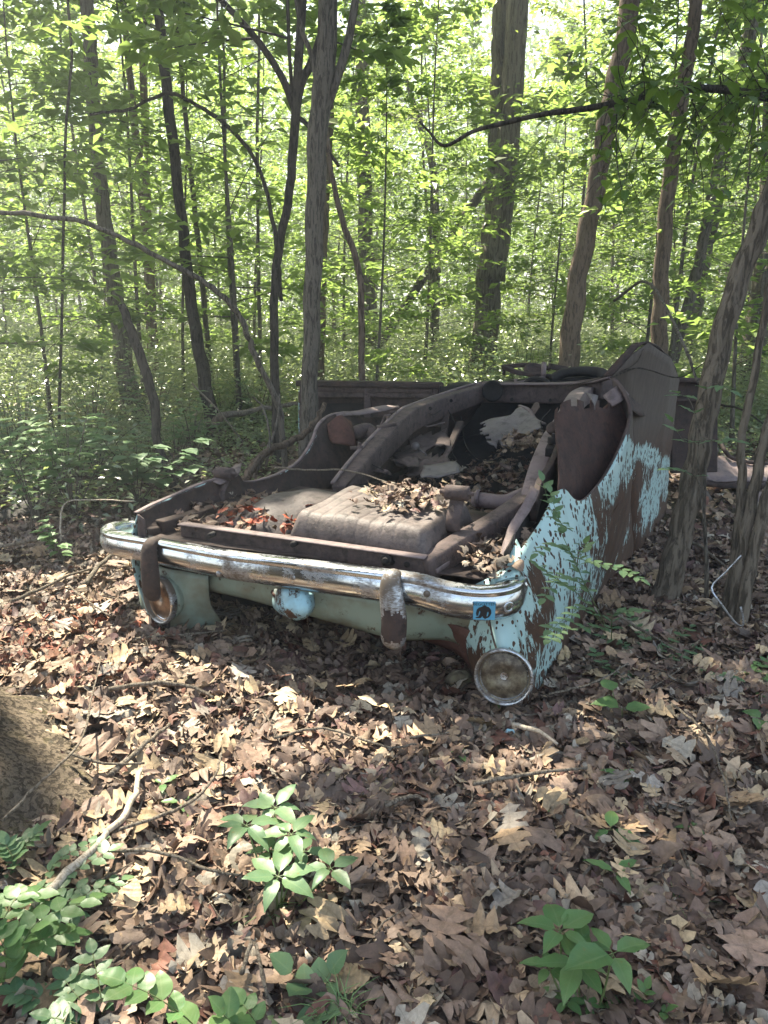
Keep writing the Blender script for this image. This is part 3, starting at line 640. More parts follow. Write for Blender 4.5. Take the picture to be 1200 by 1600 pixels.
# big trunk base at the lower left
cx, cy = -1.86, 2.04; mb = MB(); V = []; F = []; n = 200; H = [-.06, -.02] + [.0125 * i for i in range(48)] + [.62, .7, .8, .95, 1.3, 1.8, 2.6, 4., 6.]
for h in H:
    for k in range(n):
        a = 2 * math.pi * k / n; root_ = (max(0, math.cos(a * 2.5 + .15)) ** 2 * .5 + .5)
        r_ = .45 + .68 * (.75 + .25 * root_) * math.exp(-max(h, 0) / .145) + .012 * math.sin(a * 23 + h * 3) * (.6 + .8 * math.sin(h * 31 + a * 5)) + .010 * math.sin(a * 41 - h * 9) + .02 * math.sin(a * 9 + h * 2) + random.uniform(-.003, .003) + .016 * abs(math.sin(a * 27 + 1.6 * math.sin(h * 17 + a * 3) + .8 * math.sin(h * 41))) ** .6
        V.append((cx - h * .12 + math.cos(a) * r_, cy + h * .02 + math.sin(a) * r_, h))
for i in range(len(H) - 1):
    for k in range(n): a = i * n + k; b_ = i * n + (k + 1) % n; F.append((a, b_, b_ + n, a + n))
root = empty('tree', (cx, cy, 0)); tag(root, 'thick old trunk with a mossy root flare at the lower left corner', 'tree')
build('trunk', V, F, M['bark_big'], root)

# ------------------------------------------------------------------ THE OVERTURNED CAR
CAR = bpy.data.objects.new('overturned_car', None); COL.objects.link(CAR)
CAR.location = K(0, 0, 0); CAR.rotation_euler = (0, 0, math.atan2(UX[1], UX[0])); CAR.empty_display_size = .3
INV[CAR] = (Matrix.Translation(K(0, 0, 0)) @ Matrix.Rotation(math.atan2(UX[1], UX[0]), 4, 'Z')).inverted()
tag(CAR, 'rusted turquoise car wreck lying upside down on the leaves, chrome bumper towards the viewer', 'car')
car = CAR
# right quarter panel: top edge follows the flaked flange, the wheel arch and the raised rocker end
tops = [(765, 905, 0.), (811, 862, .18), (836, 828, .38), (866, 775, .56), (882, 765, .66), (905, 784, .76), (936, 757, 1.0), (962, 715, 1.28), (980, 672, 1.46), (986, 635, 1.56), (972, 603, 1.62), (957, 588, 1.66), (985, 556, 1.78), (1012, 536, 1.92), (1048, 560, 2.3), (1061, 594, 2.66)]
bots = [(820, 1108), (836, 1090), (852, 1068), (868, 1044), (880, 1024), (892, 1003), (912, 972), (932, 943), (950, 918), (965, 898), (978, 884), (990, 872), (1002, 860), (1013, 848), (1026, 826), (1040, 800)]
cols = []
for i, ((ax_, ay, v), (bx, by)) in enumerate(zip(tops, bots)):
    T = P(ax_, ay, v=v); B = P(bx, by, z=.01); f = i / 15
    bulge = (.055 * (1 - f) + .02) if i < 11 else (.02, 0., -.03, -.02, -.01)[i - 11]
    mids = []
    for t in (.2, .4, .6, .8):
        q_ = T.lerp(B, t); q_ = q_ + Vector((UX[0], UX[1], 0)) * bulge * math.sin(math.pi * t) * (1 - .4 * t)
        mids.append(q_)
    cols.append([T] + mids + [B])
quarter = sheet('quarter_panel', cols[:12], M['teal'], car, nu=5, nv=5, thick=.008, dent=.003)
rock = sheet('rocker_panel', cols[11:], M['teal'], car, nu=1, nv=5, thick=.008, dent=.003); rock['label'] = 'bare brown front end of the side panel rising to a peak'
quarter['label'] = 'turquoise rear side panel with flaking paint'
# body line crease
mb = MB(); cr = [K(*toK(c_[1].lerp(c_[2], .6))) + Vector((UX[0], UX[1], 0)) * .004 for c_ in cols[4:12]]; mb.tube(crom(cr, 4), .006, 6); mb.build('trim_crease', M['teal'], car)
# rear corner wrap from the side panel to the rear face around the taillight
TR = P(787, 1058, v=-.08)
c0 = cols[0]; ucol = [(760, 905, .02), (752, 975, .0), (757, 1005, -.03), (762, 1030, -.05), (770, 1075, -.03), (790, 1105, .0)]
rc = [[P(a, b_, v=v) for a, b_, v in [(700, 935, .10), (700, 968, .10), (712, 990, .09), (728, 1012, .07), (738, 1050, .05), (745, 1075, .05)]],
      [P(a, b_, v=v) for a, b_, v in ucol],
      [P(a, b_, v=v) for a, b_, v in [(775, 903, -.01), (772, 970, -.04), (785, 1010, -.08), (800, 1035, -.07), (815, 1075, -.05), (812, 1104, -.02)]], c0]
corner = sheet('rear_corner', rc, M['teal'], car, nu=6, nv=4, dent=.002); 
mb = MB(); mb.tube(crom([P(764, 968, v=-.05), P(771, 1000, v=-.075), P(779, 1024, v=-.10)], 4), .004, 5); mb.build('seam', M['rust_dark'], car)
# inward lip of wheel arch + thick rim
inn = Vector((-UX[0], -UX[1], 0)); arch = [cols[i][0] for i in range(3, 12)]
sheet('arch_lip', [[p + Vector((0, 0, .004)), p + inn * .016 + Vector((0, 0, -.010))] for p in arch], M['rust'], car, nu=5, nv=2, thick=.005, dent=.002)
# outer rim of the raised rocker end
rim = [cols[i][0] for i in range(11, 16)]; sheet('rocker_edge', [[p + Vector((0, 0, .003)), p + inn * .05 + Vector((VX[0], VX[1], 0)) * -.01 + Vector((0, 0, .0))] for p in rim], M['rust_dark'], car, nu=4, nv=2, thick=.01)
sheet('rocker_side', [[P(957, 588, v=1.66), P(962, 610, v=1.7), P(985, 640, v=1.7)], [P(985, 556, v=1.85), P(985, 600, v=1.9), P(1000, 650, v=1.9)], [P(1008, 540, v=2.1), P(1000, 600, v=2.2), P(1010, 650, v=2.2)]], M['rust_dark'], car, dent=.002)
# inner wheelhouse
wh = []
for (x_, yt, yb, v_) in ((868, 632, 770, 1.15), (880, 618, 785, 1.2), (897, 612, 796, 1.28), (912, 616, 800, 1.36), (930, 613, 790, 1.46), (948, 622, 765, 1.56), (968, 620, 735, 1.66), (986, 622, 705, 1.72)):
    wh.append([P(x_ + 4 * t_ * (t_ > .3), yt + (yb - yt) * t_, v=v_ - .42 * t_ * (1 - (x_ - 868) / 170)) for t_ in (0, .25, .5, .75, 1.)])
sheet('wheelhouse', wh, M['rust_red_dark'], car, nu=3, nv=4, dent=.004, keep=lambda a, b_, p: not (b_ < .05 + .04 * math.sin(a * 31) and a < .8))
mb = MB(); mb.tube(crom([P(915, 655, v=1.5), P(935, 647, v=1.6), P(955, 632, v=1.7)], 4), .014, 8); mb.build('wheelhouse_rib', M['rust_red'], car)
sheet('torn_flap', [[P(912, 612, v=1.5), P(922, 618, v=1.5)], [P(925, 615, v=1.45), P(928, 628, v=1.4)], [P(935, 618, v=1.5), P(930, 640, v=1.35)]], M['grey_sheet'], car, nu=3, nv=3, thick=.003, dent=.006)
sheet('bracket', [[P(942, 620, v=1.6), P(955, 636, v=1.55)], [P(956, 608, v=1.62), P(970, 628, v=1.6)], [P(968, 602, v=1.7), P(982, 618, v=1.68)]], M['rust_pale'], car, nu=3, nv=3, thick=.02, dent=.003)
# right flange strip (pinkish) rear part
fl = [[P(768, 912, v=.0), P(760, 905, v=.06)], [P(783, 885, v=.1), P(773, 878, v=.12)], [P(800, 855, v=.2), P(786, 850, v=.22)], [P(808, 832, v=.3), P(797, 822, v=.32)], [P(826, 800, v=.45), P(814, 790, v=.45)], [P(842, 768, v=.6), P(829, 760, v=.6)]]
sheet('body_flange', fl, M['rust_pale'], car, nu=4, nv=3, thick=.012)
sheet('flange_skirt', [[P(768, 912, v=-.005), P(790, 905, v=.0), P(812, 900, v=.04)], [P(790, 878, v=.1), P(802, 880, v=.1), P(813, 878, v=.12)], [P(807, 842, v=.26), P(811, 850, v=.24), P(814, 858, v=.2)]], M['teal'], car, nu=4, nv=3, thick=.006)
# cavity wall behind the torn hole, blackened to stand for its shade
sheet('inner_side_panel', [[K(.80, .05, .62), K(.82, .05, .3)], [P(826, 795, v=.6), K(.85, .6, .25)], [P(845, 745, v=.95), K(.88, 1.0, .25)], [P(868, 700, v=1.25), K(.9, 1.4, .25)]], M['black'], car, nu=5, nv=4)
# right frame rail: kicks up over the axle
rr_ = [P(800, 832, v=.42), P(815, 800, v=.6), P(828, 768, v=.8), P(838, 738, v=1.0), P(848, 712, v=1.2), P(862, 682, v=1.5), P(880, 655, v=1.8), P(893, 628, v=2.3), P(905, 612, v=2.8), P(925, 602, v=3.3)]
mb = MB(); mb.beam([p + Vector((0, 0, -.05)) for p in rr_], [.06, .07, .085, .09, .095, .1, .1, .1], [.1, .1, .12, .13, .13, .12, .12, .1], n=4); mb.build('frame_rail', M['rust_pale'], car, bevel=.008)
mb = MB(); mb.beam([P(860, 708, v=1.15), P(868, 690, v=1.35)], .055, .05); mb.build('rail_bracket', M['black'], car, bevel=.004)
mb = MB(); mb.lathe(P(864, 698, v=1.22) + Vector((0, 0, .02)), (0, 0, 1), [(.03, 0), (.03, .03), (.012, .03), (.012, .05)], 12); mb.build('rail_bolt', M['black'], car, bevel=.004)
mb = MB(); mb.lathe(P(868, 668, v=1.45) + Vector((0, 0, -.02)), (-.5, -.5, .6), [(.035, 0), (.04, .04), (.02, .05)], 12); mb.build('rail_bracket', M['rust_dark'], car, bevel=.004)
mb = MB(); mb.beam([P(833, 800, v=.55), P(843, 765, v=.78), P(862, 735, v=.95), P(876, 695, v=1.3)], .03, .10, n=3); mb.build('rail_channel', M['rust_dark'], car, bevel=.004)
# left frame rail
lr = [P(532, 756, v=1.05), P(556, 724, v=1.35), P(582, 694, v=1.65), P(608, 667, v=1.95), P(634, 643, v=2.25), P(650, 634, v=2.45), P(700, 616, v=2.9), P(748, 601, v=3.3), P(785, 596, v=3.8)]
mb = MB(); mb.beam([p + Vector((0, 0, -.07)) for p in lr], [.10, .11, .12, .12, .12, .12, .12, .11, .1], [.12, .14, .15, .16, .16, .16, .15, .14, .12], n=1); mb.build('frame_rail', M['rust'], car, bevel=.012)
mb = MB(); mb.beam([p + Vector((-.045, 0, .004)) for p in lr], .022, .014, n=4); mb.build('rail_seam', M['rust_pale'], car)
for (a, b_, v) in ((594, 668, 1.95), (603, 662, 2.05)): mb = MB(); p = P(a, b_, v=v); mb.beam([p, p + Vector((.02, .02, .05)), p + Vector((.03, .0, .08)), p + Vector((.07, .02, .08))], .02, .012); mb.build('rail_bracket', M['rust'], car, bevel=.003)
mb = MB()
p = P(590, 668, v=1.9); mb.beam([p, p + Vector((.12, .03, .02))], .06, .02); mb.build('rail_bracket', M['rust'], car, bevel=.003)
mb = MB(); p = P(562, 700, v=1.55); mb.lathe(p + Vector((0, 0, -.02)), (0, 0, 1), [(.022, 0), (.022, .03), (.012, .035), (.012, .055)], 8); mb.beam([p, p + Vector((-.06, 0, 0))], .03, .02); mb.build('bolt', M['rust'], car, bevel=.003)
# front crossmember, its oval hole a black disc standing in for shade
cm = [P(752, 612, v=3.35), P(800, 613, v=3.4), P(850, 614, v=3.4), P(900, 612, v=3.35), P(952, 606, v=3.1)]
mb = MB(); mb.beam(cm, .14, .16, n=4); mb.build('crossmember', M['rust'], car, bevel=.015)
mb = MB(); mb.lathe(P(770, 611, v=3.255), tuple(Vector((-VX[0], -VX[1], 0))), [(.075, 0), (.085, .012), (.072, .014), (.06, .004)], 20); mb.build('access_hole_shade', M['black'], car)
mb = MB(); mb.beam([P(745, 601, v=3.3), P(800, 600, v=3.3), P(860, 600, v=3.3), P(925, 597, v=3.1), P(952, 590, v=2.9)], .05, .015, n=3); mb.build('crossmember_lip', M['rust_pale'], car)
# front suspension remains on top
mb = MB(); mb.beam([P(787, 573, v=3.9), P(830, 570, v=4.0), P(858, 576, v=4.1)], [.05, .07, .05], .035, n=3); mb.beam([P(787, 573, v=3.9), P(812, 583, v=3.8), P(862, 588, v=3.8)], .05, .035, n=3)
mb.beam([P(858, 572, v=4.0), P(885, 577, v=4.1)], .06, .05); mb.tube([P(788, 573, v=3.9), P(787, 586, v=3.9)], .015, 8); mb.lathe(P(835, 578, v=3.9), (0, -.5, .85), [(.09, -.02), (.09, .012), (.07, .02), (.055, .0)], 18); mb.build('suspension_arm', M['rust_dark'], car, bevel=.006)
mb = MB(); mb.tube([P(849, 587, v=3.75), P(850, 568, v=3.85)], .022, 10); mb.tube([P(851, 590, v=3.75), P(806, 600, v=3.6), P(806, 592, v=3.6)], .018, 8); mb.build('ball_joint', M['rust_pale'], car)
mb = MB(); mb.tube(crom([P(862, 593, v=3.7), P(880, 583, v=3.75), P(910, 580, v=3.75), P(938, 582, v=3.7), P(948, 592, v=3.6)], 5), .05, 12, flat=.8); mb.build('torsion_tube', M['black'], car)
mb = MB(); mb.tube(crom([P(818, 603, v=3.5), P(828, 593, v=3.5), P(850, 594, v=3.5), P(860, 603, v=3.5)], 5), .02, 8); mb.build('rubber_hose', M['black'], car)
mb = MB(); mb.lathe(P(722, 604, v=4.0) + Vector((0, 0, -.12)), (0, 0, 1), [(.17, 0), (.165, .1), (.13, .14), (.05, .16)], 20); mb.build('wheel_drum', M['black'], car, bevel=.006)
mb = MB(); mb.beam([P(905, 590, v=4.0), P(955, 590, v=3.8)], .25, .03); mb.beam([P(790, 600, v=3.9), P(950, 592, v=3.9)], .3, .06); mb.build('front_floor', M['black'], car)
# interior: floor and bulkhead blackened with the hollow's shade, sides
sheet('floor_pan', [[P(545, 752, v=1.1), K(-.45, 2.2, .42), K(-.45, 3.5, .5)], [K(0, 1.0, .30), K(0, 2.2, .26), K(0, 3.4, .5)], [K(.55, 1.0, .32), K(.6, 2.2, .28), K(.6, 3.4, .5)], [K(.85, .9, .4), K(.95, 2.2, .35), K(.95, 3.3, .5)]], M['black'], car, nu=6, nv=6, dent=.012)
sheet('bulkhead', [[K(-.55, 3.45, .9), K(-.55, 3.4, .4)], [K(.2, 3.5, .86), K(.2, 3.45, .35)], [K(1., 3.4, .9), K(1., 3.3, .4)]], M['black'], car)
sheet('inner_sill', [[P(540, 760, v=1.0), K(-.40, 1.0, .3)], [P(606, 685, v=1.95), K(-.5, 2., .3)], [P(712, 628, v=2.9), K(-.5, 3., .35)], [P(760, 620, v=3.4), K(-.45, 3.5, .4)]], M['rust_dark'], car, nu=4, nv=4, dent=.008)
sheet('seat_pan', [[P(600, 690, v=2.4), P(620, 720, v=2.0), P(640, 745, v=1.7)], [P(640, 680, v=2.5), P(660, 715, v=2.0), P(680, 745, v=1.7)], [P(690, 660, v=2.8), P(700, 690, v=2.4), P(700, 730, v=1.9)]], M['rust'], car, nu=5, nv=5, dent=.02, keep=lambda a, b_, p: math.sin(p.x * 11 + 1) * math.sin(p.y * 13) < .5)
sheet('torn_floor_sheet', [[P(738, 668, v=2.6), P(744, 682, v=2.45), P(760, 697, v=2.35)], [P(765, 655, v=2.7), P(770, 672, v=2.5), P(778, 702, v=2.35)], [P(795, 650, v=2.75), P(795, 672, v=2.55), P(800, 700, v=2.35)], [P(812, 636, v=2.9), P(815, 655, v=2.7), P(812, 690, v=2.4)], [P(828, 640, v=2.9), P(842, 660, v=2.6), P(850, 668, v=2.5)]], M['grey_sheet'], car, nu=7, nv=7, dent=.006, keep=lambda a, b_, p: not (a < .10 + .05 * math.sin(b_ * 13) + .04 * math.sin(b_ * 37) or b_ > .88 + .06 * math.sin(a * 17) + .05 * math.sin(a * 41)))
mb = MB(); mb.tube(crom([P(812, 634, v=2.95), P(826, 640, v=2.85), P(836, 655, v=2.7), P(850, 662, v=2.6)], 4), .018, 8, flat=.5); mb.build('tunnel_edge', M['rust_pale'], car)
sheet('floor_scrap', [[P(655, 748, v=1.55), P(660, 728, v=1.8)], [P(690, 745, v=1.6), P(695, 722, v=1.9)], [P(718, 738, v=1.7), P(712, 722, v=1.95)]], M['grey_sheet'], car, nu=5, nv=4, dent=.012)
mb = MB(); mb.lathe(P(650, 698, v=2.1), (-.3, -.8, .4), [(.026, 0), (.03, .015), (.02, .03), (0.004, .034)], 14); mb.tube([P(652, 700, v=2.12), P(668, 712, v=2.1)], .006, 6); mb.build('handbrake_knob', M['grey_sheet'], car)
for s_ in ([(700, 705, 2.3), (720, 660, 2.6)], [(655, 665, 2.7), (697, 662, 2.7)], [(697, 645, 2.8), (692, 700, 2.5)], [(662, 650, 2.8), (700, 655, 2.9)]):
    mb = MB(); mb.beam([P(a, b_, v=v) for a, b_, v in s_], .05, .03); mb.build('floor_brace', M['rust_dark'], car, bevel=.004)
for (a, b_, v, w_) in ((672, 626, 2.6, .012), (705, 614, 2.9, .012), (600, 676, 1.95, .012), (575, 702, 1.65, .010), (800, 612, 3.32, .014), (860, 613, 3.32, .012)):
    mb = MB(); mb.lathe(P(a, b_ + 12, v=v - .08), (-VX[0] + .3, -VX[1], .2), [(w_, -.02), (w_, .006), (w_ * .6, .008), (w_ * .6, .002)], 10); mb.build('bolt', M['black'], car)
for pth_ in ([(700, 640, 2.8), (715, 672, 2.5), (705, 700, 2.3), (722, 730, 2.0)], [(660, 640, 2.6), (676, 648, 2.5), (690, 640, 2.7)], [(860, 640, 2.9), (845, 660, 2.6), (855, 690, 2.2)], [(560, 690, 1.7), (575, 720, 1.5), (600, 735, 1.5)], [(720, 650, 2.9), (730, 700, 2.4), (760, 720, 2.2), (790, 712, 2.2)]):
    mb = MB(); mb.tube(crom([P(a, b_, v=v) for a, b_, v in pth_], 6), .0035, 5); mb.build('loose_wire', M['black'], car)
for q4 in ([(560, 735, 1.5), (590, 715, 1.7), (610, 745, 1.5)], [(610, 712, 1.9), (640, 735, 1.7), (655, 716, 1.9)], [(755, 720, 2.2), (800, 725, 2.0), (790, 745, 1.9)], [(830, 628, 3.0), (850, 640, 2.8), (828, 655, 2.8)]):
    A3 = [P(a, b_, v=v) for a, b_, v in q4]; A3 = [p_ + rv(.03) for p_ in A3]; sheet('torn_sheet', [[A3[0], A3[0].lerp(A3[1], .5) + rv(.03), A3[1]], [A3[0].lerp(A3[2], .5) + rv(.03), A3[0].lerp(A3[1], .5).lerp(A3[2], .5) + rv(.04), A3[1].lerp(A3[2], .5) + rv(.03)], [A3[2], A3[2] + rv(.03), A3[2] + rv(.03)]], M['rust'], car, nu=5, nv=5, thick=.003, dent=.008)
mb = MB(); mb.tube([P(640, 655, v=2.5), P(668, 667, v=2.5), P(695, 660, v=2.6)], .005, 5); mb.build('brake_line', M['rust_pale'], car)
# rear cross tube
mb = MB(); mb.tube(crom([P(742, 780, v=1.02), P(765, 783, v=1.0), P(790, 785, v=1.0), P(812, 776, v=1.05), P(828, 770, v=1.1)], 4), [.04] * 17, 14); mb.lathe(P(747, 779, v=1.0), tuple(Vector((-UX[0], -UX[1], 0))), [(.042, -.01), (.05, .0), (.044, .012), (.03, .0)], 16); mb.build('cross_tube', M['rust_pale'], car)
# trunk floor under the tank (leaves lie on it)
sheet('trunk_floor', [[K(-.92, .0, .50), K(-.92, .6, .50), K(-.9, 1.35, .47)], [K(-.3, -.02, .52), K(-.3, .6, .54), K(-.3, 1.2, .5)], [K(.35, -.02, .52), K(.35, .6, .54), K(.35, 1.1, .5)], [K(.78, .05, .50), K(.8, .5, .50), K(.84, .9, .46)]], M['rust_dark'], car, nu=5, nv=5, dent=.006)
# rear crossbar: channel
cb = [P(288, 828, v=.10), P(380, 841, v=.06), P(480, 855, v=.03), P(570, 868, v=.0), P(668, 882, v=.0)]
mb = MB(); mb.beam([p for p in cb], .055, .07, n=3); mb.build('rear_crossbar', M['rust'], car, bevel=.007)
mb = MB(); mb.beam([p + Vector((0, 0, .037)) + Vector((-VX[0], -VX[1], 0)) * .02 for p in cb], .05, .006, n=3); mb.build('crossbar_lip', M['rust_pale'], car)
for (a, b_) in ((330, 836), (459, 850), (637, 881)):
    mb = MB(); mb.lathe(P(a, b_, v=-.02) + Vector((0, 0, 0)), (-VX[0], -VX[1], 0), [(.013, -.02), (.013, .012), (.005, .013)], 8); mb.build('bolt', M['black'], car)
mb = MB(); mb.beam([P(606, 878, v=-.02), P(607, 872, v=-.03)], .05, .045); mb.lathe(P(606, 874, v=-.03), (-VX[0], -VX[1], .1), [(.025, 0), (.025, .02), (.014, .022), (.014, .035)], 8); mb.build('bumper_bolt', M['black'], car, bevel=.003)
mb = MB(); mb.beam([P(250, 826, v=.10), P(300, 812, v=.3), P(352, 795, v=.55), P(400, 783, v=.8)], .07, .08, n=2); mb.build('rear_frame_rail', M['rust_dark'], car, bevel=.008)
mb = MB(); mb.beam([P(310, 818, v=.25), P(375, 793, v=.5)], .06, .012); mb.build('rail_brace', M['rust'], car)
mb = MB(); mb.beam([P(372, 822, v=.22), P(382, 800, v=.4)], .05, .02); mb.build('rail_brace', M['rust_pale'], car)
mb = MB(); mb.beam([P(660, 892, v=-.02), P(715, 855, v=.2), P(765, 826, v=.42), P(806, 798, v=.65), P(822, 785, v=.8)], .08, .10, n=3); mb.build('rear_frame_rail', M['rust'], car, bevel=.01)
mb = MB(); mb.beam([P(678, 893, v=-.0), P(700, 876, v=.1), P(722, 858, v=.2)], .03, .02); mb.build('rail_brace', M['rust_pale'], car, bevel=.003)
mb = MB(); mb.beam([P(642, 866, v=.12), P(682, 853, v=.25)], .035, .008); mb.beam([P(660, 872, v=.05), P(690, 852, v=.22)], .02, .02); mb.build('tank_strap', M['rust_pale'], car)
# spring shackles: curved strap holding a bushing tube
def shackle(p, s, mat):
    mb = MB(); f = Vector((VX[0], VX[1], 0)); u_ = Vector((UX[0], UX[1], 0)); z = Vector((0, 0, 1))
    path = [p + f * .10 * s, p + f * .02 * s, p - f * .035 * s + z * .02 * s, p - f * .05 * s + z * .06 * s, p - f * .035 * s + z * .10 * s, p + f * .0 * s + z * .13 * s, p + f * .01 * s + z * .16 * s]
    pts = crom(path, 4); V = []; F = []
    for i, q_ in enumerate(pts):
        t = (pts[min(i + 1, len(pts) - 1)] - pts[max(0, i - 1)]).normalized(); nn = t.cross(u_).normalized()
        for a, b_ in ((-1, -1), (1, -1), (1, 1), (-1, 1)): V.append(q_ + u_ * a * .032 * s + nn * b_ * .005)
    for i in range(len(pts) - 1):
        for k in range(4): a = i * 4 + k; b_ = i * 4 + (k + 1) % 4; F.append((a, b_, b_ + 4, a + 4))
    mb.add(V, F); o = mb.build('spring_shackle', mat, car, smooth=True)
    m2 = MB(); c_ = p + f * .012 * s + z * .185 * s; m2.lathe(c_ - u_ * .05 * s, u_, [(.010, -.03), (.010, -.005), (.031 * s, -.004), (.034 * s, 0), (.034 * s, .10 * s), (.028 * s, .103 * s), (.010, .104 * s), (.010, .125 * s)], 18); m2.build('bushing', mat, o)
shackle(P(712, 833, v=.28), .95, M['rust']); shackle(P(352, 790, v=.62), .95, M['rust'])
# fuel tank, ribbed pan
tc = [(P(448, 805, v=.05)), (P(665, 838, v=.0)), (P(742, 775, v=.62)), (P(548, 752, v=.72))]
V = []; F = []; nx, ny = 130, 50
A0, A1, A2, A3 = [Vector(toK(p)) for p in tc]
for A_ in (A0, A1, A2, A3): A_.z = .56
for j in range(ny + 1):
    for i in range(nx + 1):
        s, t = i / nx, j / ny
        p = A0.lerp(A1, s).lerp(A3.lerp(A2, s), t)
        e = min(s, 1 - s) * 13; e2 = min(t, 1 - t) * 8.5; q1 = min(1, e); q2 = min(1, e2); h = (1 - (1 - q1) ** 2.2) * (1 - (1 - q2) ** 2.2)
        rib = -.0035 * (abs(math.sin(s * math.pi * 11)) ** 20) * min(1, e) * (1 if s < .82 else .3)
        dip = -.02 * math.exp(-((s - .48) ** 2 + (t - .62) ** 2) / .02) - .012 * max(0, s - .6)
        c_ = K(p.x, p.y, p.z + (.125 + rib + dip) * h ** .8 + (.004 * math.sin(s * 17 + t * 9)) * h); V.append(c_)
for j in range(ny):
    for i in range(nx): a = j * (nx + 1) + i; F.append((a, a + 1, a + nx + 2, a + nx + 1))
build('fuel_tank', V, F, M['tank'], car, thick=.004)
mb = MB(); fl_ = [K(q_.x, q_.y, .562) for q_ in (A0 + Vector((-.02, -.02, 0)), A1 + Vector((.02, -.02, 0)), A2 + Vector((.02, .02, 0)), A3 + Vector((-.02, .02, 0)))]
mb.add([p for p in fl_] + [p + Vector((0, 0, -.01)) for p in fl_], [(0, 1, 2, 3), (7, 6, 5, 4), (0, 4, 5, 1), (1, 5, 6, 2), (2, 6, 7, 3), (3, 7, 4, 0)]); mb.build('tank_flange', M['rust'], car)
# spare wheel well: rounded hump left of the tank
V = []; F = []; cc_ = Vector(toK(P(452, 792, v=.42))); 
for j in range(17):
    for i in range(41):
        s, t = i / 40 * 2 - 1, j / 16 * 2 - 1; r_ = math.hypot(s, t)
        z = .145 * max(0., 1 - min(1, r_) ** 3.2) ** .75
        V.append(K(cc_.x + s * .27 + t * .06, cc_.y + t * .36 + .10, .50 + z + .004 * math.sin(s * 9 + t * 7)))
for j in range(16):
    for i in range(40): a = j * 41 + i; F.append((a, a + 1, a + 42, a + 41))
build('spare_wheel_well', V, F, M['tank'], car, thick=.004)
# left rear side: inner face of the left quarter panel
lf_top = [(215, 803, .0), (240, 790, .15), (290, 768, .38), (330, 752, .55), (352, 747, .66), (372, 741, .78), (380, 752, .84), (402, 752, .95), (435, 742, 1.15), (468, 722, 1.42), (488, 693, 1.62), (500, 664, 1.78), (522, 648, 1.98), (560, 644, 2.35)]
lf_bot = [(231, 838, .02), (262, 833, .15), (305, 815, .38), (345, 800, .55), (365, 792, .66), (380, 785, .78), (395, 782, .84), (415, 780, .95), (448, 775, 1.15), (485, 770, 1.42), (510, 768, 1.6), (528, 762, 1.7), (545, 752, 1.85), (585, 725, 2.2)]
cols = []
for (a, b_, v), (c_, d_, w_) in zip(lf_top, lf_bot):
    T = P(a, b_, v=v); B = P(c_, d_, v=w_); cols.append([T, T.lerp(B, .33) - inn * -.01, T.lerp(B, .66), B, Vector((B.x, B.y, .2)) + inn * .02])
lq = sheet('quarter_panel', cols, M['rust_dark'], car, nu=4, nv=4, thick=.006, dent=.003); lq['label'] = 'bare rusty inner face of the left rear side panel'
sheet('panel_lip', [[c_[0] + Vector((0, 0, .003)), c_[0] + inn * .022 + Vector((0, 0, .006))] for c_ in cols], M['rust_pale'], car, nu=4, nv=2, thick=.004)
# rear end of left panel turned in, and outer skin
sheet('panel_end', [[P(215, 803, v=.0), P(216, 835, v=.0), P(220, 868, v=.02)], [P(226, 812, v=.0), P(229, 838, v=.0), P(232, 868, v=.02)]], M['rust'], car, nu=3, nv=3)
outs = []
for c_ in cols[:12]: T = c_[0]; outs.append([T, T + inn * .05 + Vector((0, 0, -.15)), T + inn * .04 + Vector((0, 0, -.35)), Vector((T.x, T.y, .02)) - inn * .05])
sheet('outer_skin', outs, M['teal'], car, nu=3, nv=3)
sheet('lip_tab', [[P(333, 752, v=.56), P(345, 757, v=.56)], [P(352, 738, v=.70), P(372, 742, v=.72)], [P(368, 726, v=.85), P(378, 724, v=.85)]], M['rust_pale'], car, nu=3, nv=2, thick=.006)
# left wheelhouse + round patch + lit torn strip
sheet('wheelhouse', [[P(505, 668, v=1.85), P(505, 700, v=1.75), P(510, 765, v=1.6)], [P(530, 650, v=2.1), P(535, 700, v=2.0), P(535, 755, v=1.7)], [P(570, 652, v=2.4), P(570, 700, v=2.2), P(560, 745, v=1.9)], [P(610, 650, v=2.7), P(600, 680, v=2.5), P(590, 710, v=2.3)]], M['rust_dark'], car, nu=5, nv=5, dent=.006)
mb = MB(); V = []; 
sheet('round_patch', [[P(512, 662, v=1.83), P(514, 685, v=1.80), P(520, 692, v=1.78)], [P(530, 650, v=1.92), P(535, 672, v=1.86), P(538, 695, v=1.80)], [P(548, 660, v=2.0), P(553, 680, v=1.93), P(556, 700, v=1.88)]], M['rust_red'], car, nu=5, nv=5, thick=.01)
mb = MB(); mb.tube(crom([P(552, 678, v=2.0), P(575, 672, v=2.1), P(590, 690, v=2.05)], 4), .05, 14); mb.build('filler_pipe', M['rust'], car)
sheet('bent_strip', [[P(525, 647, v=2.0), P(527, 651, v=2.0)], [P(560, 641, v=2.3), P(562, 648, v=2.25)], [P(590, 635, v=2.55), P(595, 643, v=2.45)], [P(622, 633, v=2.8), P(625, 636, v=2.7)]], M['rust_pale'], car, nu=4, nv=2, thick=.004)
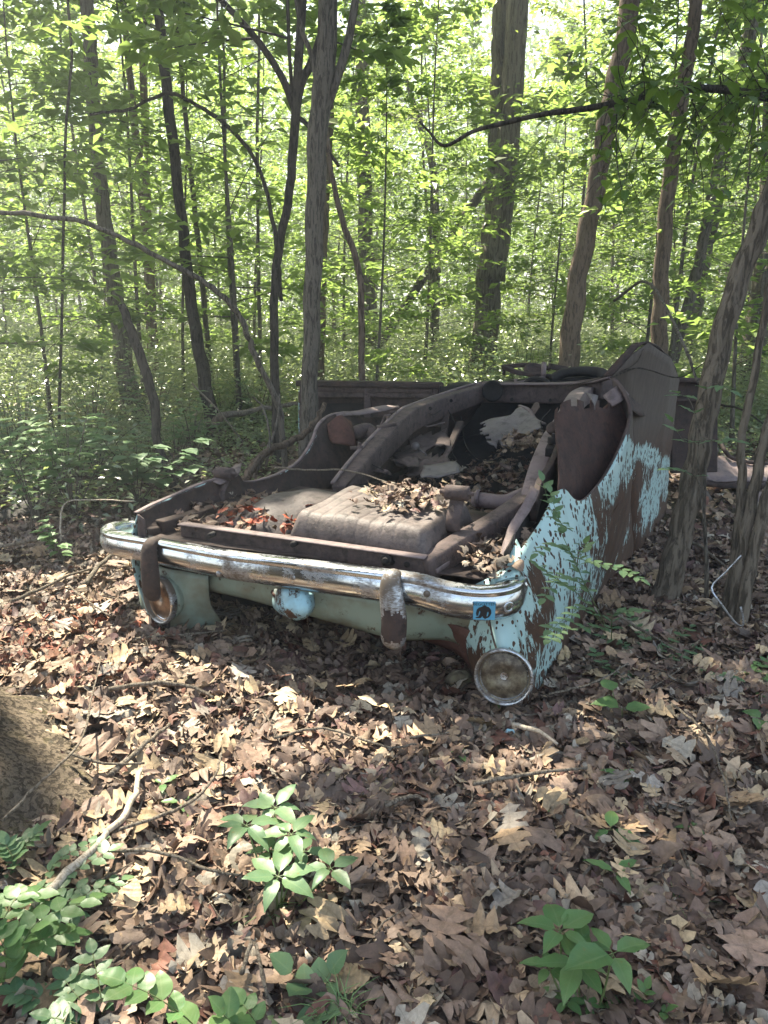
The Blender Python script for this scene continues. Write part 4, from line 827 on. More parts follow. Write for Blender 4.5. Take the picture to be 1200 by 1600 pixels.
# doors hanging open, bottoms up
dl = empty('tmp', (0, 0, 0)); bpy.data.objects.remove(dl)
def Dp(a, b_): return P(a, b_, v=3.5)
def slab(name, a, b_, c_, d_, th, mat, parent, **k):
    q_ = [a, b_, c_, d_]; n_ = (b_ - a).cross(d_ - a).normalized() * th; mb = MB(); mb.add(q_ + [p + n_ for p in q_], [(3, 2, 1, 0), (4, 5, 6, 7), (0, 1, 5, 4), (1, 2, 6, 5), (2, 3, 7, 6), (3, 0, 4, 7)])
    return mb.build(name, mat, parent, smooth=False, **k)
fv = Vector((VX[0], VX[1], 0))
A_, B_, C_, D_ = Dp(467, 596), Dp(689, 600), Dp(689, 700), Dp(467, 712)
A_.z = max(A_.z, .8)
back = slab('door', A_ + fv * .07, D_ + fv * .07, C_ + fv * .07, B_ + fv * .07, -.02, M['rust_dark'], car, bevel=.01); back['label'] = 'left door hanging open, rusty inner side to the viewer'
def dl_(s, t): return A_.lerp(B_, s).lerp(D_.lerp(C_, s), t)
mb = MB(); W_ = [dl_(0, 0), dl_(1, 0)]; mb.beam([dl_(-.005, .02), dl_(1.0, .02)], .11, .05); mb.build('door_edge', M['rust_dark'], back, bevel=.008)
mb = MB(); mb.beam([dl_(.02, .09), dl_(.99, .09)], .05, .06); mb.beam([dl_(.02, .17), dl_(.99, .17)], .03, .05); mb.build('door_rail', M['rust'], back, bevel=.008)
for s0, w0 in ((.045, .09), (.50, .06), (.96, .05)): mb = MB(); mb.beam([dl_(s0, .02), dl_(s0, 1)], w0, .05, up=Vector((0, 1, 0))); mb.build('door_frame', M['rust'], back, bevel=.008)
slab('door_inner_panel', dl_(.5, .2) + fv * .02, dl_(.5, 1) + fv * .02, dl_(.97, 1) + fv * .02, dl_(.97, .2) + fv * .02, -.01, M['rust_dark'], back, bevel=.004)
slab('door_opening_shade', dl_(.14, .30) + fv * .05, dl_(.14, .85) + fv * .05, dl_(.46, .85) + fv * .05, dl_(.46, .30) + fv * .05, -.01, M['black'], back)  # solid slab, its black stands for the shade in the door
slab('door_skin_edge', dl_(-.012, .12) + fv * .02, dl_(-.012, 1.) + fv * .02, dl_(.012, 1.) + fv * -.02, dl_(.012, .12) + fv * -.02, -.004, M['blue'], back)
rd = slab('door', P(1050, 590, v=3.3), P(1050, 740, v=3.3), P(1122, 738, v=3.6), P(1122, 592, v=3.6), -.03, M['rust_dark'], car, bevel=.01); rd['label'] = 'right door hanging open, seen edge on beyond the side panel'
mb = MB(); mb.beam([P(1050, 593, v=3.24), P(1122, 595, v=3.54)], .08, .03); mb.beam([P(1050, 625, v=3.24), P(1122, 625, v=3.54)], .05, .02); mb.build('door_edge', M['rust_dark'], rd, bevel=.006)
# rear: valance, opening, corners
sheet('valance', [[P(330, 893, v=.07), P(325, 912, v=.06), P(327, 922, v=.09)], [P(420, 910, v=.0), P(420, 935, v=.0), P(422, 945, v=.03)], [P(520, 925, v=-.04), P(520, 960, v=-.04), P(520, 972, v=-.0)], [P(620, 935, v=-.05), P(620, 985, v=-.05), P(620, 998, v=.0)], [P(700, 945, v=.0), P(700, 975, v=.02), P(700, 1000, v=.06)], [P(745, 960, v=.04), P(740, 985, v=.04), P(738, 1020, v=.06)]], M['mint'], car, nu=6, nv=4, dent=.002)
sheet('rusty_valance_return', [[P(600, 962, v=-.03), P(600, 985, v=.03)], [P(660, 968, v=.0), P(665, 1003, v=.1)], [P(705, 975, v=.02), P(715, 1022, v=.1)], [P(745, 990, v=.03), P(742, 1055, v=.08)]], M['rust_red'], car, nu=4, nv=4, dent=.004)
sheet('rear_corner', [[P(222, 858, v=.15), P(215, 900, v=.15), P(222, 950, v=.15), P(238, 1000, v=.15)], [P(250, 885, v=.0), P(245, 930, v=-.01), P(255, 965, v=.0), P(262, 1000, v=.02)], [P(290, 893, v=.0), P(285, 940, v=-.01), P(290, 975, v=.02), P(300, 1000, v=.04)], [P(325, 900, v=.04), P(330, 945, v=.06), P(345, 970, v=.12), P(352, 992, v=.2)]], M['mint'], car, nu=6, nv=5, dent=.002)
sheet('trunk_shade_sheet', [[K(-.75, .35, .5), K(-.75, .4, .02)], [K(0, .45, .5), K(0, .5, .02)], [K(.8, .35, .5), K(.82, .4, .02)]], M['black'], car)  # black sheet standing in for the shade inside the open trunk
lp = sheet('licence_lamp', [[P(430, 920, v=-.08), P(427, 945, v=-.09), P(438, 958, v=-.06)], [P(445, 920, v=-.13), P(442, 950, v=-.16), P(450, 965, v=-.12)], [P(462, 922, v=-.14), P(462, 955, v=-.17), P(465, 968, v=-.13)], [P(478, 925, v=-.13), P(482, 952, v=-.15), P(478, 964, v=-.12)], [P(488, 928, v=-.08), P(491, 945, v=-.08), P(487, 955, v=-.06)]], M['blue'], car, nu=4, nv=4, thick=.01, dent=.001)
mb = MB(); mb.tube([P(432, 932, v=-.10), P(427, 925, v=-.06)], .012, 8); mb.build('lamp_bracket', M['rust_red'], lp)
# taillights
def tail(c_, ax, r, dish, nm):
    ax = Vector(ax).normalized(); h = MB(); h.lathe(c_ - ax * .05, ax, [(r * .72, -.04), (r * .94, .0), (r * 1.0, .03)], 32); o = h.build('taillight', M['mint'], car); o['label'] = nm
    m2 = MB(); m2.lathe(c_, ax, [(r * 1.0, -.03), (r * 1.07, -.012), (r * 1.08, .004), (r * 1.04, .012), (r * .98, .010), (r * .95, .0), (r * .94, -.012)], 40); m2.build('chrome_ring', M['chrome_bad'], o)
    m3 = MB(); m3.lathe(c_, ax, [(r * .95, -.008), (r * .86, -.014), (r * .80, -.006), (r * .45, -.004), (r * .2, -.006), (r * .1, -.016), (.001, -.022)], 32); m3.build('reflector_dish', dish, o)
    return o
md, ntd, bd = newmat('stained_reflector'); qd = NT(ntd); kd = qd.ramp(qd.noise(qd.coord(), 14, 5, .7), [(.40, (.05, .032, .018)), (.5, (.13, .10, .065)), (.62, (.24, .21, .14))]); qd.l(kd, bd.inputs['Base Color']); bd.inputs['Metallic'].default_value = .15; bd.inputs['Roughness'].default_value = .4
me_, nte, be = newmat('orange_stained_reflector'); qe = NT(nte); ke = qe.ramp(qe.noise(qe.coord(), 10, 5, .7), [(.35, (.12, .06, .03)), (.6, (.40, .26, .17))]); qe.l(ke, be.inputs['Base Color']); be.inputs['Metallic'].default_value = .6; be.inputs['Roughness'].default_value = .3
tail(P(787, 1058, v=-.13), (-VX[0] + .12, -VX[1], .12), .105, md, 'round taillight at the right corner, stained dish in a tarnished ring')
tail(P(248, 937, v=-.06), (-VX[0] - .45, -VX[1], .05), .108, me_, 'round taillight at the left corner behind the dark guard')
sheet('corner_bracket', [[P(242, 968, v=.0), P(243, 1000, v=.01)], [P(256, 970, v=-.02), P(256, 1002, v=-.01)], [P(272, 962, v=.0), P(268, 996, v=.01)]], M['rust_dark'], car, nu=5, nv=5, thick=.01)
mb = MB(); mb.lathe(P(254, 984, v=-.03), (-VX[0], -VX[1], 0), [(.022, 0), (.022, .006), (.016, .006), (.012, -.005)], 14); mb.build('bracket_hole_shade', M['black'], car)  # hole drawn as a black disc, its shade put into the colour
# bumper: profile swept along its path, ends wrapping forward
bp = [(214, 806, .42), (180, 809, .32), (161, 815, .2), (157, 822, .1), (172, 829, .0), (226, 838, -.06), (300, 852, -.10), (360, 862, -.13), (420, 869, -.16), (500, 879, -.19), (590, 890, -.20), (650, 898, -.19), (700, 911, -.17), (750, 917, -.13), (790, 914, -.09), (815, 905, -.02), (823, 895, .08)]
pts = []
for a, b_, v in bp: pts.append(P(a, b_ + 6, v=v))
pts = crom(pts, 6); prof = [(-.050, -.004), (-.035, .002), (-.006, .004), (.010, .0), (.018, -.008), (.019, -.022), (.013, -.030), (.015, -.036), (.024, -.065), (.024, -.100), (.014, -.132), (-.004, -.152), (-.022, -.160), (-.045, -.158)]
V = []; F = []; m_ = len(prof)
for i, p in enumerate(pts):
    t = (pts[min(i + 1, len(pts) - 1)] - pts[max(i - 1, 0)]); t.z = 0; t.normalize(); o_ = Vector((t.y, -t.x, 0))
    e = min(1, (len(pts) - 1 - i) / 7, i / 7); e = .55 + .45 * math.sqrt(max(0, 1 - (1 - e) ** 2)); big = 1.0
    for (a, h) in prof: V.append(p + o_ * (a - .02) + Vector((0, 0, h * e * (.74 + .16 * (i / len(pts)) ** 2))))
for i in range(len(pts) - 1):
    for k in range(m_ - 1): a = i * m_ + k; F.append((a, a + 1, a + m_ + 1, a + m_))
F.append(tuple(range(m_))); F.append(tuple(range((len(pts) - 1) * m_ + m_ - 1, (len(pts) - 1) * m_ - 1, -1)))
bumper = build('bumper', V, F, M['chrome'], car, thick=.004)
def bumper_at(a, b_, back=0):                     # closest station of the bumper face to a place of the photograph
    best = min(range(len(pts)), key=lambda i: abs(600 + FPX * pts[i].x / ((pts[i].y) * CP - (pts[i].z - CZ) * SP) - a))
    return best
def face_pt(a, h, out=.0):
    i = bumper_at(a, 0); p = pts[i]; t = (pts[min(i + 1, len(pts) - 1)] - pts[max(i - 1, 0)]); t.z = 0; t.normalize(); o_ = Vector((t.y, -t.x, 0)); 
    return p + o_ * (-.02 + .024 + out) + Vector((0, 0, h)), t, o_
for a, h in ((212, -.09), (342, -.09), (462, -.06), (668, -.05)):
    p, t, o_ = face_pt(a, h, 0); mb = MB(); mb.lathe(p - o_ * .006, o_, [(.014, 0), (.014, .006), (.011, .011), (.004, .013)], 14); mb.build('bumper_bolt', M['chrome_bad'], bumper)
# dented hole boss near the right end
p, t, o_ = face_pt(797, -.075, .0); mb = MB(); mb.lathe(p - o_ * .004, o_, [(.024, -.002), (.022, .006), (.014, .008), (.010, -.004), (.004, -.012)], 16); mb.build('dented_socket', M['chrome_bad'], bumper)
# sticker: blue square with a dark hulking figure and worn lettering
mk = lambda nme, col_, r_=.6: (lambda mm: (setattr(mm[2].inputs['Base Color'], 'default_value', (*col_, 1)), setattr(mm[2].inputs['Roughness'], 'default_value', r_), mm[0])[2])(newmat(nme))
M['st_blue'] = mk('sticker_blue', (.10, .34, .50)); M['st_dark'] = mk('sticker_ink', (.012, .012, .014))
p, t, o_ = face_pt(757, -.078, .004); zz = (Vector((0, 0, 1)) + o_ * .12).normalized(); ss = .041
def sq(pts2, off): return [p + t * x * ss + zz * y * ss + o_ * off for x, y in pts2]
mb = MB(); mb.add(sq([(-1, -.88), (1, -.92), (1, .9), (-1, .92)], .0015), [(0, 1, 2, 3)]); mb.add(sq([(-1, -.88), (1, -.92), (1, .9), (-1, .92)], -.004), [(3, 2, 1, 0)]); mb.F += [(0, 4, 5, 1), (1, 5, 6, 2), (2, 6, 7, 3), (3, 7, 4, 0)]
stk = mb.build('sticker', M['st_blue'], bumper, smooth=False)
fig = [(.04, .66), (.16, .52), (.42, .42), (.62, .12), (.66, -.2), (.54, -.5), (.36, -.7), (.18, -.66), (.34, -.46), (.40, -.2), (.34, .0), (.26, -.2), (.24, -.46), (.26, -.72), (.1, -.82), (-.10, -.66), (-.16, -.5), (-.24, -.66), (-.36, -.74), (-.76, -.72), (-.76, -.62), (-.52, -.56), (-.44, -.4), (-.36, -.1), (-.42, .08), (-.5, -.18), (-.52, -.46), (-.70, -.5), (-.76, -.2), (-.70, .16), (-.52, .38), (-.28, .46), (-.1, .56)]
mb = MB(); mb.add(sq(fig, .0022), [tuple(range(len(fig)))]); mb.build('sticker_figure', M['st_dark'], stk, smooth=False)
cu = bpy.data.curves.new('sticker_lettering', 'FONT'); cu.body = 'BEGOTTEN'; cu.size = ss * .42; cu.align_x = 'CENTER'; cu.extrude = .0001
to = bpy.data.objects.new('tmp', cu); COL.objects.link(to); bpy.context.view_layer.update()
tm = bpy.data.meshes.new_from_object(to.evaluated_get(bpy.context.evaluated_depsgraph_get())); bpy.data.objects.remove(to)
mb = MB(); mb.add([p + t * v_.co.x + zz * (v_.co.y + ss * .60) + o_ * (v_.co.z + .0024) for v_ in tm.vertices], [tuple(f.vertices) for f in tm.polygons]); mb.build('sticker_lettering', M['st_dark'], stk, smooth=False)
# bumper guards
def guard(a, mat, L, w, nm):
    p, t, o_ = face_pt(a, 0, 0); path = [p - o_ * .05 + Vector((0, 0, -.02)), p + Vector((0, 0, -.004)) - o_ * .02, p + o_ * .012 + Vector((0, 0, -.022)), p + o_ * .028 + t * .008 + Vector((0, 0, -.08)), p + o_ * .040 + t * .022 + Vector((0, 0, -L * .55)), p + o_ * .040 + t * .020 + Vector((0, 0, -L * .8)), p + o_ * .022 + t * .008 + Vector((0, 0, -L))]
    sp = crom(path, 12); n_ = len(sp); rr = [w * (.66 + .42 * math.sin(min(1, i / n_ * 1.5) * math.pi / 2) ** 2) * (1 if i < n_ - 12 else math.sqrt(max(.05, 1 - ((i - n_ + 13) / 12.2) ** 2))) for i in range(n_)]
    mb = MB(); mb.tube(sp, rr, 40, flat=.72, up=t); return mb.build('bumper_guard', mat, bumper), sp, t, o_, mb
g1, *_ = guard(238, M['rust_dark'], .27, .043, ''); g1['label'] = 'left bumper guard rusted matt dark brown'
g2, sp, t, o_, mb2 = guard(612, M['chrome_bad'], .285, .046, ''); g2['label'] = 'right bumper guard with chrome peeling off its lower half'
# bare rusty patch and the curling chrome flakes round it
me2 = g2.data; me2.materials.append(M['rust_dark'])
for f in me2.polygons:
    i = f.vertices[0] // 40; k = f.vertices[0] % 40; q_ = math.sin(k * .9) * 1.5 + math.sin(k * .37 + 1) * 2 + math.sin(k * 2.3)
    if 44 + q_ < i < 60 - q_ * .7: f.material_index = 1
# leaf heaps lying on the wreck
def ontop(u0, u1, v0, v1, z, n, size, label, pal=None, hump=.05, blob=False):
    if blob: u_ = (u0 + u1) / 2 + rng.normal(0, (u1 - u0) / 4, n); v_ = (v0 + v1) / 2 + rng.normal(0, (v1 - v0) / 4, n)
    else: u_ = rng.uniform(u0, u1, n); v_ = rng.uniform(v0, v1, n)
    x = _o[0] + UX[0] * u_ + VX[0] * v_; y = _o[1] + UX[1] * u_ + VX[1] * v_
    litter('fallen_leaves', x, y, z + rng.random(n) * hump, size, .5, label, 10, pal)
ontop(.08, .46, .22, .58, .70, 260, .06, 'little heap of dry leaves in the hollow of the fuel tank', None, .05, True)
k_ = toK(P(400, 815, v=.25)); ontop(k_[0] - .18, k_[0] + .3, k_[1] - .15, k_[1] + .3, .56, 130, .06, 'bright red brown leaves beside the rounded hump', np.array([(.36, .07, .03, 3), (.30, .12, .07, 2), (.2, .13, .08, 2)]), .06)
ontop(-.9, -.45, .05, .8, .52, 170, .068, 'grey brown leaves inside the left side of the wreck', None, .05)
k_ = toK(P(735, 880, v=.12)); ontop(.62, .84, -.0, .55, .53, 150, .068, 'pale curled leaves in the right rear corner behind the bumper', np.array([(.30, .21, .15, 3), (.22, .14, .1, 2), (.36, .29, .22, 2)]), .06)
ontop(.0, .85, 1.1, 3.2, .33, 900, .068, 'dark leaves piled in the open belly of the wreck', None, .10)
ontop(-.4, .1, 1.2, 3.2, .36, 250, .068, 'dark leaves under the left frame rail', None, .06)
k_ = toK(P(835, 685, v=2.4)); ontop(k_[0] - .18, k_[0] + .15, 2.1, 2.7, k_[2] - .06, 170, .075, 'pale leaf heap beside the torn grey floor sheet', np.array([(.30, .22, .15, 3), (.22, .15, .11, 2)]), .08)

# ------------------------------------------------------------------ PLANTS CLOSE BY
class LF:
    """detailed leaves gathered into one mesh"""
    def __init__(s): s.V = []; s.F = []; s.U = []; s.R = []
    def leaf(s, base, d, L, w=.45, droop=.25, up=Vector((0, 0, 1)), fold=.25, tipy=.55):
        base = Vector(base); d = Vector(d).normalized(); sd = d.cross(up); sd = sd.normalized() if sd.length > .01 else Vector((1, 0, 0)); n = sd.cross(d).normalized(); r = random.random(); b0 = len(s.V); K_ = 8
        ph = random.uniform(-.2, .2)
        for i in range(K_):
            t = i / (K_ - 1); wd = L * w * .5 * (math.sin(math.pi * t ** (.75 if tipy < .6 else 1.1)) ** .85 + .02) * (1 if t < .8 else 1 - (t - .8) * .8)
            c_ = base + d * L * t - n * droop * L * t * t + sd * ph * L * t * t * .3
            for x_ in (-1, 0, 1):
                s.V.append(c_ + sd * x_ * wd + n * (abs(x_) * wd * fold + .006 * L * math.sin(i * 2.5) * abs(x_) * 4)); s.U.append((x_ * .5, t)); s.R.append(r)
        for i in range(K_ - 1):
            for j in range(2): a = b0 + i * 3 + j; s.F.append((a, a + 1, a + 4, a + 3))
    def build(s, name, mat, parent): return build(name, s.V, s.F, mat, parent, uv=s.U, attrs={'rnd': ('FLOAT', s.R)})
def seedling(base, whorls, label, mat, cat='seedling', n=5, up0=.25, name='seedling', wid=.5):
    """whorls: (tip point, leaf length, number of leaves, start angle)"""
    root = empty(name, base); tag(root, label, cat); st = MB(); lf = LF()
    for (tip, L, n_, a0) in whorls:
        mid = Vector(base).lerp(tip, .5) + rv(.015); st.tube(crom([Vector(base), mid, tip], 4), [.0025] * 9, 5)
        for k in range(n_):
            a = R(a0) + 2 * math.pi * k / n_ + random.uniform(-.2, .2); d = Vector((math.cos(a), math.sin(a), random.uniform(.0, .35)))
            pet = tip + d.normalized() * L * .12; st.tube([tip, pet], .0012, 4, cap=False)
            lf.leaf(pet, d, L * random.uniform(.65, 1.2), wid * random.uniform(.8, 1.2), random.uniform(.05, .55), fold=random.uniform(.1, .4))
    st.build('stem', M['stem'], root); lf.build('leaves', mat, root); return root
M['stem'] = leafmat('green_stem', (.10, .14, .05), (.16, .12, .06), tf=.1)
def sprig_into(st, lf, path, L, pairs, w=.62, rad=.002, alt=False):
    pts = crom(path, 6); n_ = len(pts); st.tube(pts, list(np.linspace(rad, rad * .4, n_)), 5)
    for k in range(pairs):
        f = (.15 + .85 * (k + .5) / pairs) * (n_ - 1); i = min(int(f), n_ - 2); p = pts[i].lerp(pts[i + 1], f - i); t = (pts[i + 1] - pts[i]).normalized(); sd = t.cross(Vector((0, 0, 1)))
        sd = sd.normalized() if sd.length > .1 else Vector((1, 0, 0))
        for s_ in ((-1, 1) if not alt else ((-1) ** k,)):
            lf.leaf(p, t * .5 + sd * s_ + Vector((0, 0, random.uniform(-.05, .3))), L * random.uniform(.75, 1.2), w, random.uniform(0, .25), fold=.12)
    lf.leaf(pts[-1], (pts[-1] - pts[-2]), L, w, .1)
def bush(name, base, paths, L, pairs, label, mat, cat, w=.62, rad=.002, alt=False):
    root = empty(name, base); tag(root, label, cat); st = MB(); lf = LF()
    for pth in paths: sprig_into(st, lf, pth, L * random.uniform(.9, 1.1), pairs, w, rad, alt)
    st.build('stem', M['stem'], root); lf.build('leaves', mat, root); return root

g = P(435, 1440, z=.0)
seedling(g, [(P(385, 1290, z=.20), .098, 6, 20), (P(455, 1304, z=.20), .085, 6, 60), (P(430, 1262, z=.19), .085, 6, 10), (P(435, 1370, z=.17), .10, 6, 80), (P(517, 1357, z=.16), .088, 5, 30), (P(475, 1330, z=.13), .07, 4, 0), (P(420, 1330, z=.13), .07, 5, 40)], 'green seedling with whorls of broad pointed leaves, left of centre in the foreground', M['near_blue'])
g = P(905, 1610, z=0)
seedling(g, [(P(875, 1455, z=.20), .092, 5, 100), (P(957, 1490, z=.20), .108, 4, 20), (P(902, 1505, z=.17), .082, 6, 50), (P(858, 1512, z=.14), .06, 5, 10), (P(915, 1478, z=.16), .065, 4, 80), (P(885, 1565, z=.08), .05, 5, 0), (P(915, 1570, z=.08), .045, 4, 0)], 'green seedling with whorls of broad pointed leaves, at the lower right', M['near'])
g = P(985, 1610, z=0)
bush('seedling', g, [[g, P(1000, 1575, z=.06), P(1010, 1545, z=.10)], [g, P(970, 1580, z=.05), P(950, 1560, z=.08)], [g, P(1020, 1590, z=.05), P(1040, 1580, z=.08)]], .032, 4, 'small leaved sprigs under the lower right seedling', M['near'], 'seedling')
# compound leaved sprigs in the lower left corner
def pth(*a): return [P(x, y, z=z) for x, y, z in a]
g = P(20, 1560, z=0)
bush('wild_shrub', g, [pth((0, 1560, .0), (30, 1490, .15), (60, 1440, .2), (140, 1405, .16)), pth((0, 1500, .1), (60, 1470, .16), (110, 1460, .14)), pth((0, 1560, .05), (10, 1490, .2), (-20, 1440, .25)), pth((-20, 1500, .1), (20, 1410, .15), (60, 1395, .12))], .052, 7, 'fresh yellow green leafy sprigs at the left edge of the foreground', M['near'], 'shrub')
g = P(60, 1400, z=0)
bush('wild_shrub', g, [pth((60, 1400, .0), (100, 1370, .1), (170, 1330, .12)), pth((60, 1400, .0), (90, 1345, .1), (150, 1315, .12)), pth((30, 1420, .0), (60, 1390, .1), (160, 1390, .09)), pth((0, 1370, .0), (30, 1330, .1), (60, 1300, .14)), pth((0, 1400, .0), (20, 1350, .1), (10, 1320, .14)), pth((40, 1420, .0), (100, 1410, .1), (190, 1375, .07)), pth((20, 1430, .0), (60, 1420, .1), (120, 1430, .07))], .042, 7, 'bluish green small leaved sprigs below the mossy root flare', M['near_blue'], 'shrub')
g = P(150, 1610, z=0)
bush('wild_shrub', g, [pth((160, 1620, .0), (158, 1560, .10), (145, 1490, .14)), pth((160, 1620, .0), (130, 1570, .08), (100, 1530, .1)), pth((150, 1620, .0), (120, 1600, .08), (80, 1590, .1)), pth((100, 1600, 0), (60, 1560, .08), (20, 1550, .1))], .045, 6, 'dull green sprigs rising at the bottom left of the picture', M['near_blue'], 'shrub')
g = P(330, 1630, z=0)
bush('wild_shrub', g, [pth((340, 1640, .0), (290, 1590, .14), (240, 1556, .2), (195, 1535, .22))], .058, 5, 'arching sprig with bright round leaves at the bottom edge', M['near'], 'shrub', w=.75)
bush('wild_shrub', P(400, 1630, z=0), [pth((400, 1640, .0), (370, 1610, .1), (350, 1585, .14)), pth((400, 1640, .0), (400, 1600, .08), (380, 1570, .1))], .05, 3, 'low sprig at the bottom edge beside the arching one', M['near'], 'shrub', w=.75)
bush('seedling', P(495, 1560, z=0), [pth((495, 1570, .0), (480, 1545, .06), (455, 1520, .09)), pth((495, 1570, .0), (500, 1545, .05), (515, 1520, .08)), pth((495, 1570, 0), (495, 1580, .05), (490, 1590, .06))], .062, 1, 'round leaved seedling beside the grass tuft', M['near_blue'], 'seedling', w=.85)
# grass tuft
root = empty('grass_tuft', P(530, 1600, z=0)); tag(root, 'tuft of thin bright grass blades at the bottom centre', 'grass'); mb = MB()
for i in range(46):
    b_ = P(530 + random.uniform(-22, 22), 1605 + random.uniform(-15, 15), z=0); a = random.uniform(0, 6.28); L = random.uniform(.05, .13); d = Vector((math.cos(a), math.sin(a), 0)); l = [b_, b_ + d * L * .25 + Vector((0, 0, L * .7)), b_ + d * L * .8 + Vector((0, 0, L * .8))]
    mb.beam(l, [.004, .003, .0006], .0006, n=3)
mb.build('blades', M['near'], root, attrs={'rnd': ('FLOAT', [0.5] * len(mb.V))})
for (a, b_, n_, lab) in ((415, 1445, 10, 'few grass blades under the left seedling'), (1060, 1425, 8, 'few thin grass blades right of centre'), (530, 1275, 8, 'few pale grass blades above the left seedling')):
    root = empty('grass_tuft', P(a, b_, z=0)); tag(root, lab, 'grass'); mb = MB()
    for i in range(n_):
        p = P(a + random.uniform(-14, 14), b_ + random.uniform(-8, 8), z=.0); an = random.uniform(0, 6.28); L = random.uniform(.05, .10); d = Vector((math.cos(an), math.sin(an), 0)); mb.beam([p, p + d * L * .3 + Vector((0, 0, L * .6)), p + d * L * .9 + Vector((0, 0, L * .7))], [.004, .003, .0006], .0006, n=3)
    mb.build('blades', M['near'], root, attrs={'rnd': ('FLOAT', [0.6] * len(mb.V))})
# little seedlings in the litter
small = [(400, 1125, .05, 'tiny seedling on the leaves below the licence lamp', 4), (505, 1250 + 130, .045, 'tiny sprout right of the left seedling', 3), (880, 1285, .05, 'tiny sprout on the leaves near the centre right', 3), (948, 1325, .08, 'narrow leaved sprout right of centre', 3), (715, 1190, .04, 'tiny seedling left of the paint chip', 3), (260, 1245, .06, 'small sprout beside the root flare', 3), (285, 1275, .06, 'small yellowish sprout right of the root flare', 3),
         (970, 1235, .07, 'slender sprout on the leaves at the right', 3), (1075, 1310, .05, 'pale sprout at the right', 3), (200, 1030, .05, 'small sprout left of the wreck', 4), (960, 1400, .09, 'pointed sprout above the lower right seedling', 3), (342, 1410 + 60, .04, 'tiny sprout between the bottom sprigs', 3), (775, 1110, .06, 'little sprout under the right taillight', 3), (490, 1430, .05, 'clover like sprout under the left seedling', 4)]
for a, b_, L, lab, n_ in small:
    g = P(a, b_, z=0); seedling(g, [(g + Vector((random.uniform(-.01, .01), 0, L * .8)), L, n_, random.uniform(0, 90)), (g + Vector((random.uniform(-.02, .02), 0, L * .4)), L * .7, 2, random.uniform(0, 90))], lab, M['near'], wid=.42)
g = P(968, 1128, z=0)
seedling(g, [(P(972, 1108, z=.09), .11, 2, -20), (P(958, 1082, z=.13), .085, 1, 90)], 'seedling with three heart shaped leaves right of the taillight', M['near'], wid=.8)
g = P(1190, 1150, z=0); seedling(g, [(P(1192, 1125, z=.08), .1, 3, 0)], 'broad leaved seedling at the right edge', M['near'], wid=.8)
# sprigs growing against the right side of the wreck
def pY(*a): return [P(x, y, Y=Y) for x, y, Y in a]
g = P(955, 1000, z=0)
bush('wild_shrub', g, [pY((950, 985, 3.05), (915, 915, 2.95), (885, 850, 2.9), (862, 800, 2.95), (848, 752, 3.0)), pY((900, 880, 2.95), (890, 862, 2.9), (862, 850, 2.8), (840, 865, 2.75)), pY((895, 870, 2.93), (930, 880, 2.9), (970, 890, 2.85), (1000, 905, 2.8)),
     pY((940, 970, 3.0), (900, 925, 2.85), (870, 905, 2.7), (835, 880, 2.6)), pY((950, 985, 3.05), (915, 950, 2.85), (885, 965, 2.7), (860, 985, 2.6)), pY((920, 920, 2.95), (880, 900, 2.8), (850, 935, 2.65)), pY((955, 1000, 3.0), (960, 960, 2.95), (1000, 955, 2.9)), pY((895, 830, 2.95), (875, 815, 2.85), (860, 770, 2.9)),
     pY((930, 945, 3.0), (905, 890, 2.85), (915, 850, 2.8)), pY((950, 985, 3.0), (930, 980, 2.9), (880, 985, 2.75), (858, 1000, 2.65))], .047, 7, 'leafy green sprigs leaning on the flaking turquoise side of the wreck', M['near_blue'], 'shrub')
g = P(1010, 1030, z=0)
bush('wild_shrub', g, [pth((1000, 1040, .0), (1010, 1000, .06), (985, 965, .10)), pth((1010, 1030, .0), (1040, 1010, .07), (1080, 980, .1)), pth((1010, 1030, .0), (960, 1050, .06), (930, 1020, .1)), pth((1000, 1040, .0), (980, 1010, .05), (940, 995, .07)), pth((1010, 1030, .0), (1050, 1030, .06), (1095, 1010, .07)), pth((1000, 1040, .0), (1000, 1060, .05), (970, 1055, .05)), pth((1050, 1030, 0), (1100, 1045, .06), (1150, 1060, .08))], .042, 6, 'low sprawling sprigs on the leaves at the foot of the leaning trunk', M['near_blue'], 'shrub')
g = P(1180, 1060, z=0)
bush('wild_shrub', g, [pth((1160, 1060, .0), (1175, 1050, .06), (1200, 1030, .1)), pth((1170, 1080, .0), (1190, 1060, .05), (1220, 1065, .08)), pth((1170, 1060, 0), (1140, 1060, .05), (1110, 1045, .06)), pth((1170, 1070, 0), (1190, 1085, .05), (1200, 1100, .05))], .042, 5, 'low sprigs at the right edge catching light', M['near'], 'shrub')
# leaves sprouting from the leaning trunk
g = P(1075, 760, Y=3.75)
root = empty('wild_shrub', P(1100, 950, z=0)); tag(root, 'few big leaves on thin twigs around the leaning trunk', 'shrub'); st = MB(); lf = LF()
for path, L in ((pY((1103, 850, 3.7), (1090, 700, 3.6), (1120, 690, 3.5), (1140, 690, 3.45)), .10), (pY((1095, 760, 3.65), (1080, 740, 3.5), (1050, 735, 3.45)), .085), (pY((1100, 700, 3.7), (1080, 630, 3.6), (1060, 615, 3.5)), .085), (pY((1085, 640, 3.6), (1110, 600, 3.5), (1140, 610, 3.4)), .07), (pY((1090, 690, 3.6), (1070, 690, 3.5), (1050, 660, 3.45)), .07)):
    sprig_into(st, lf, path, L, 2, .5, .003)
st.build('stem', M['bark'], root); lf.build('leaves', M['near_blue'], root)
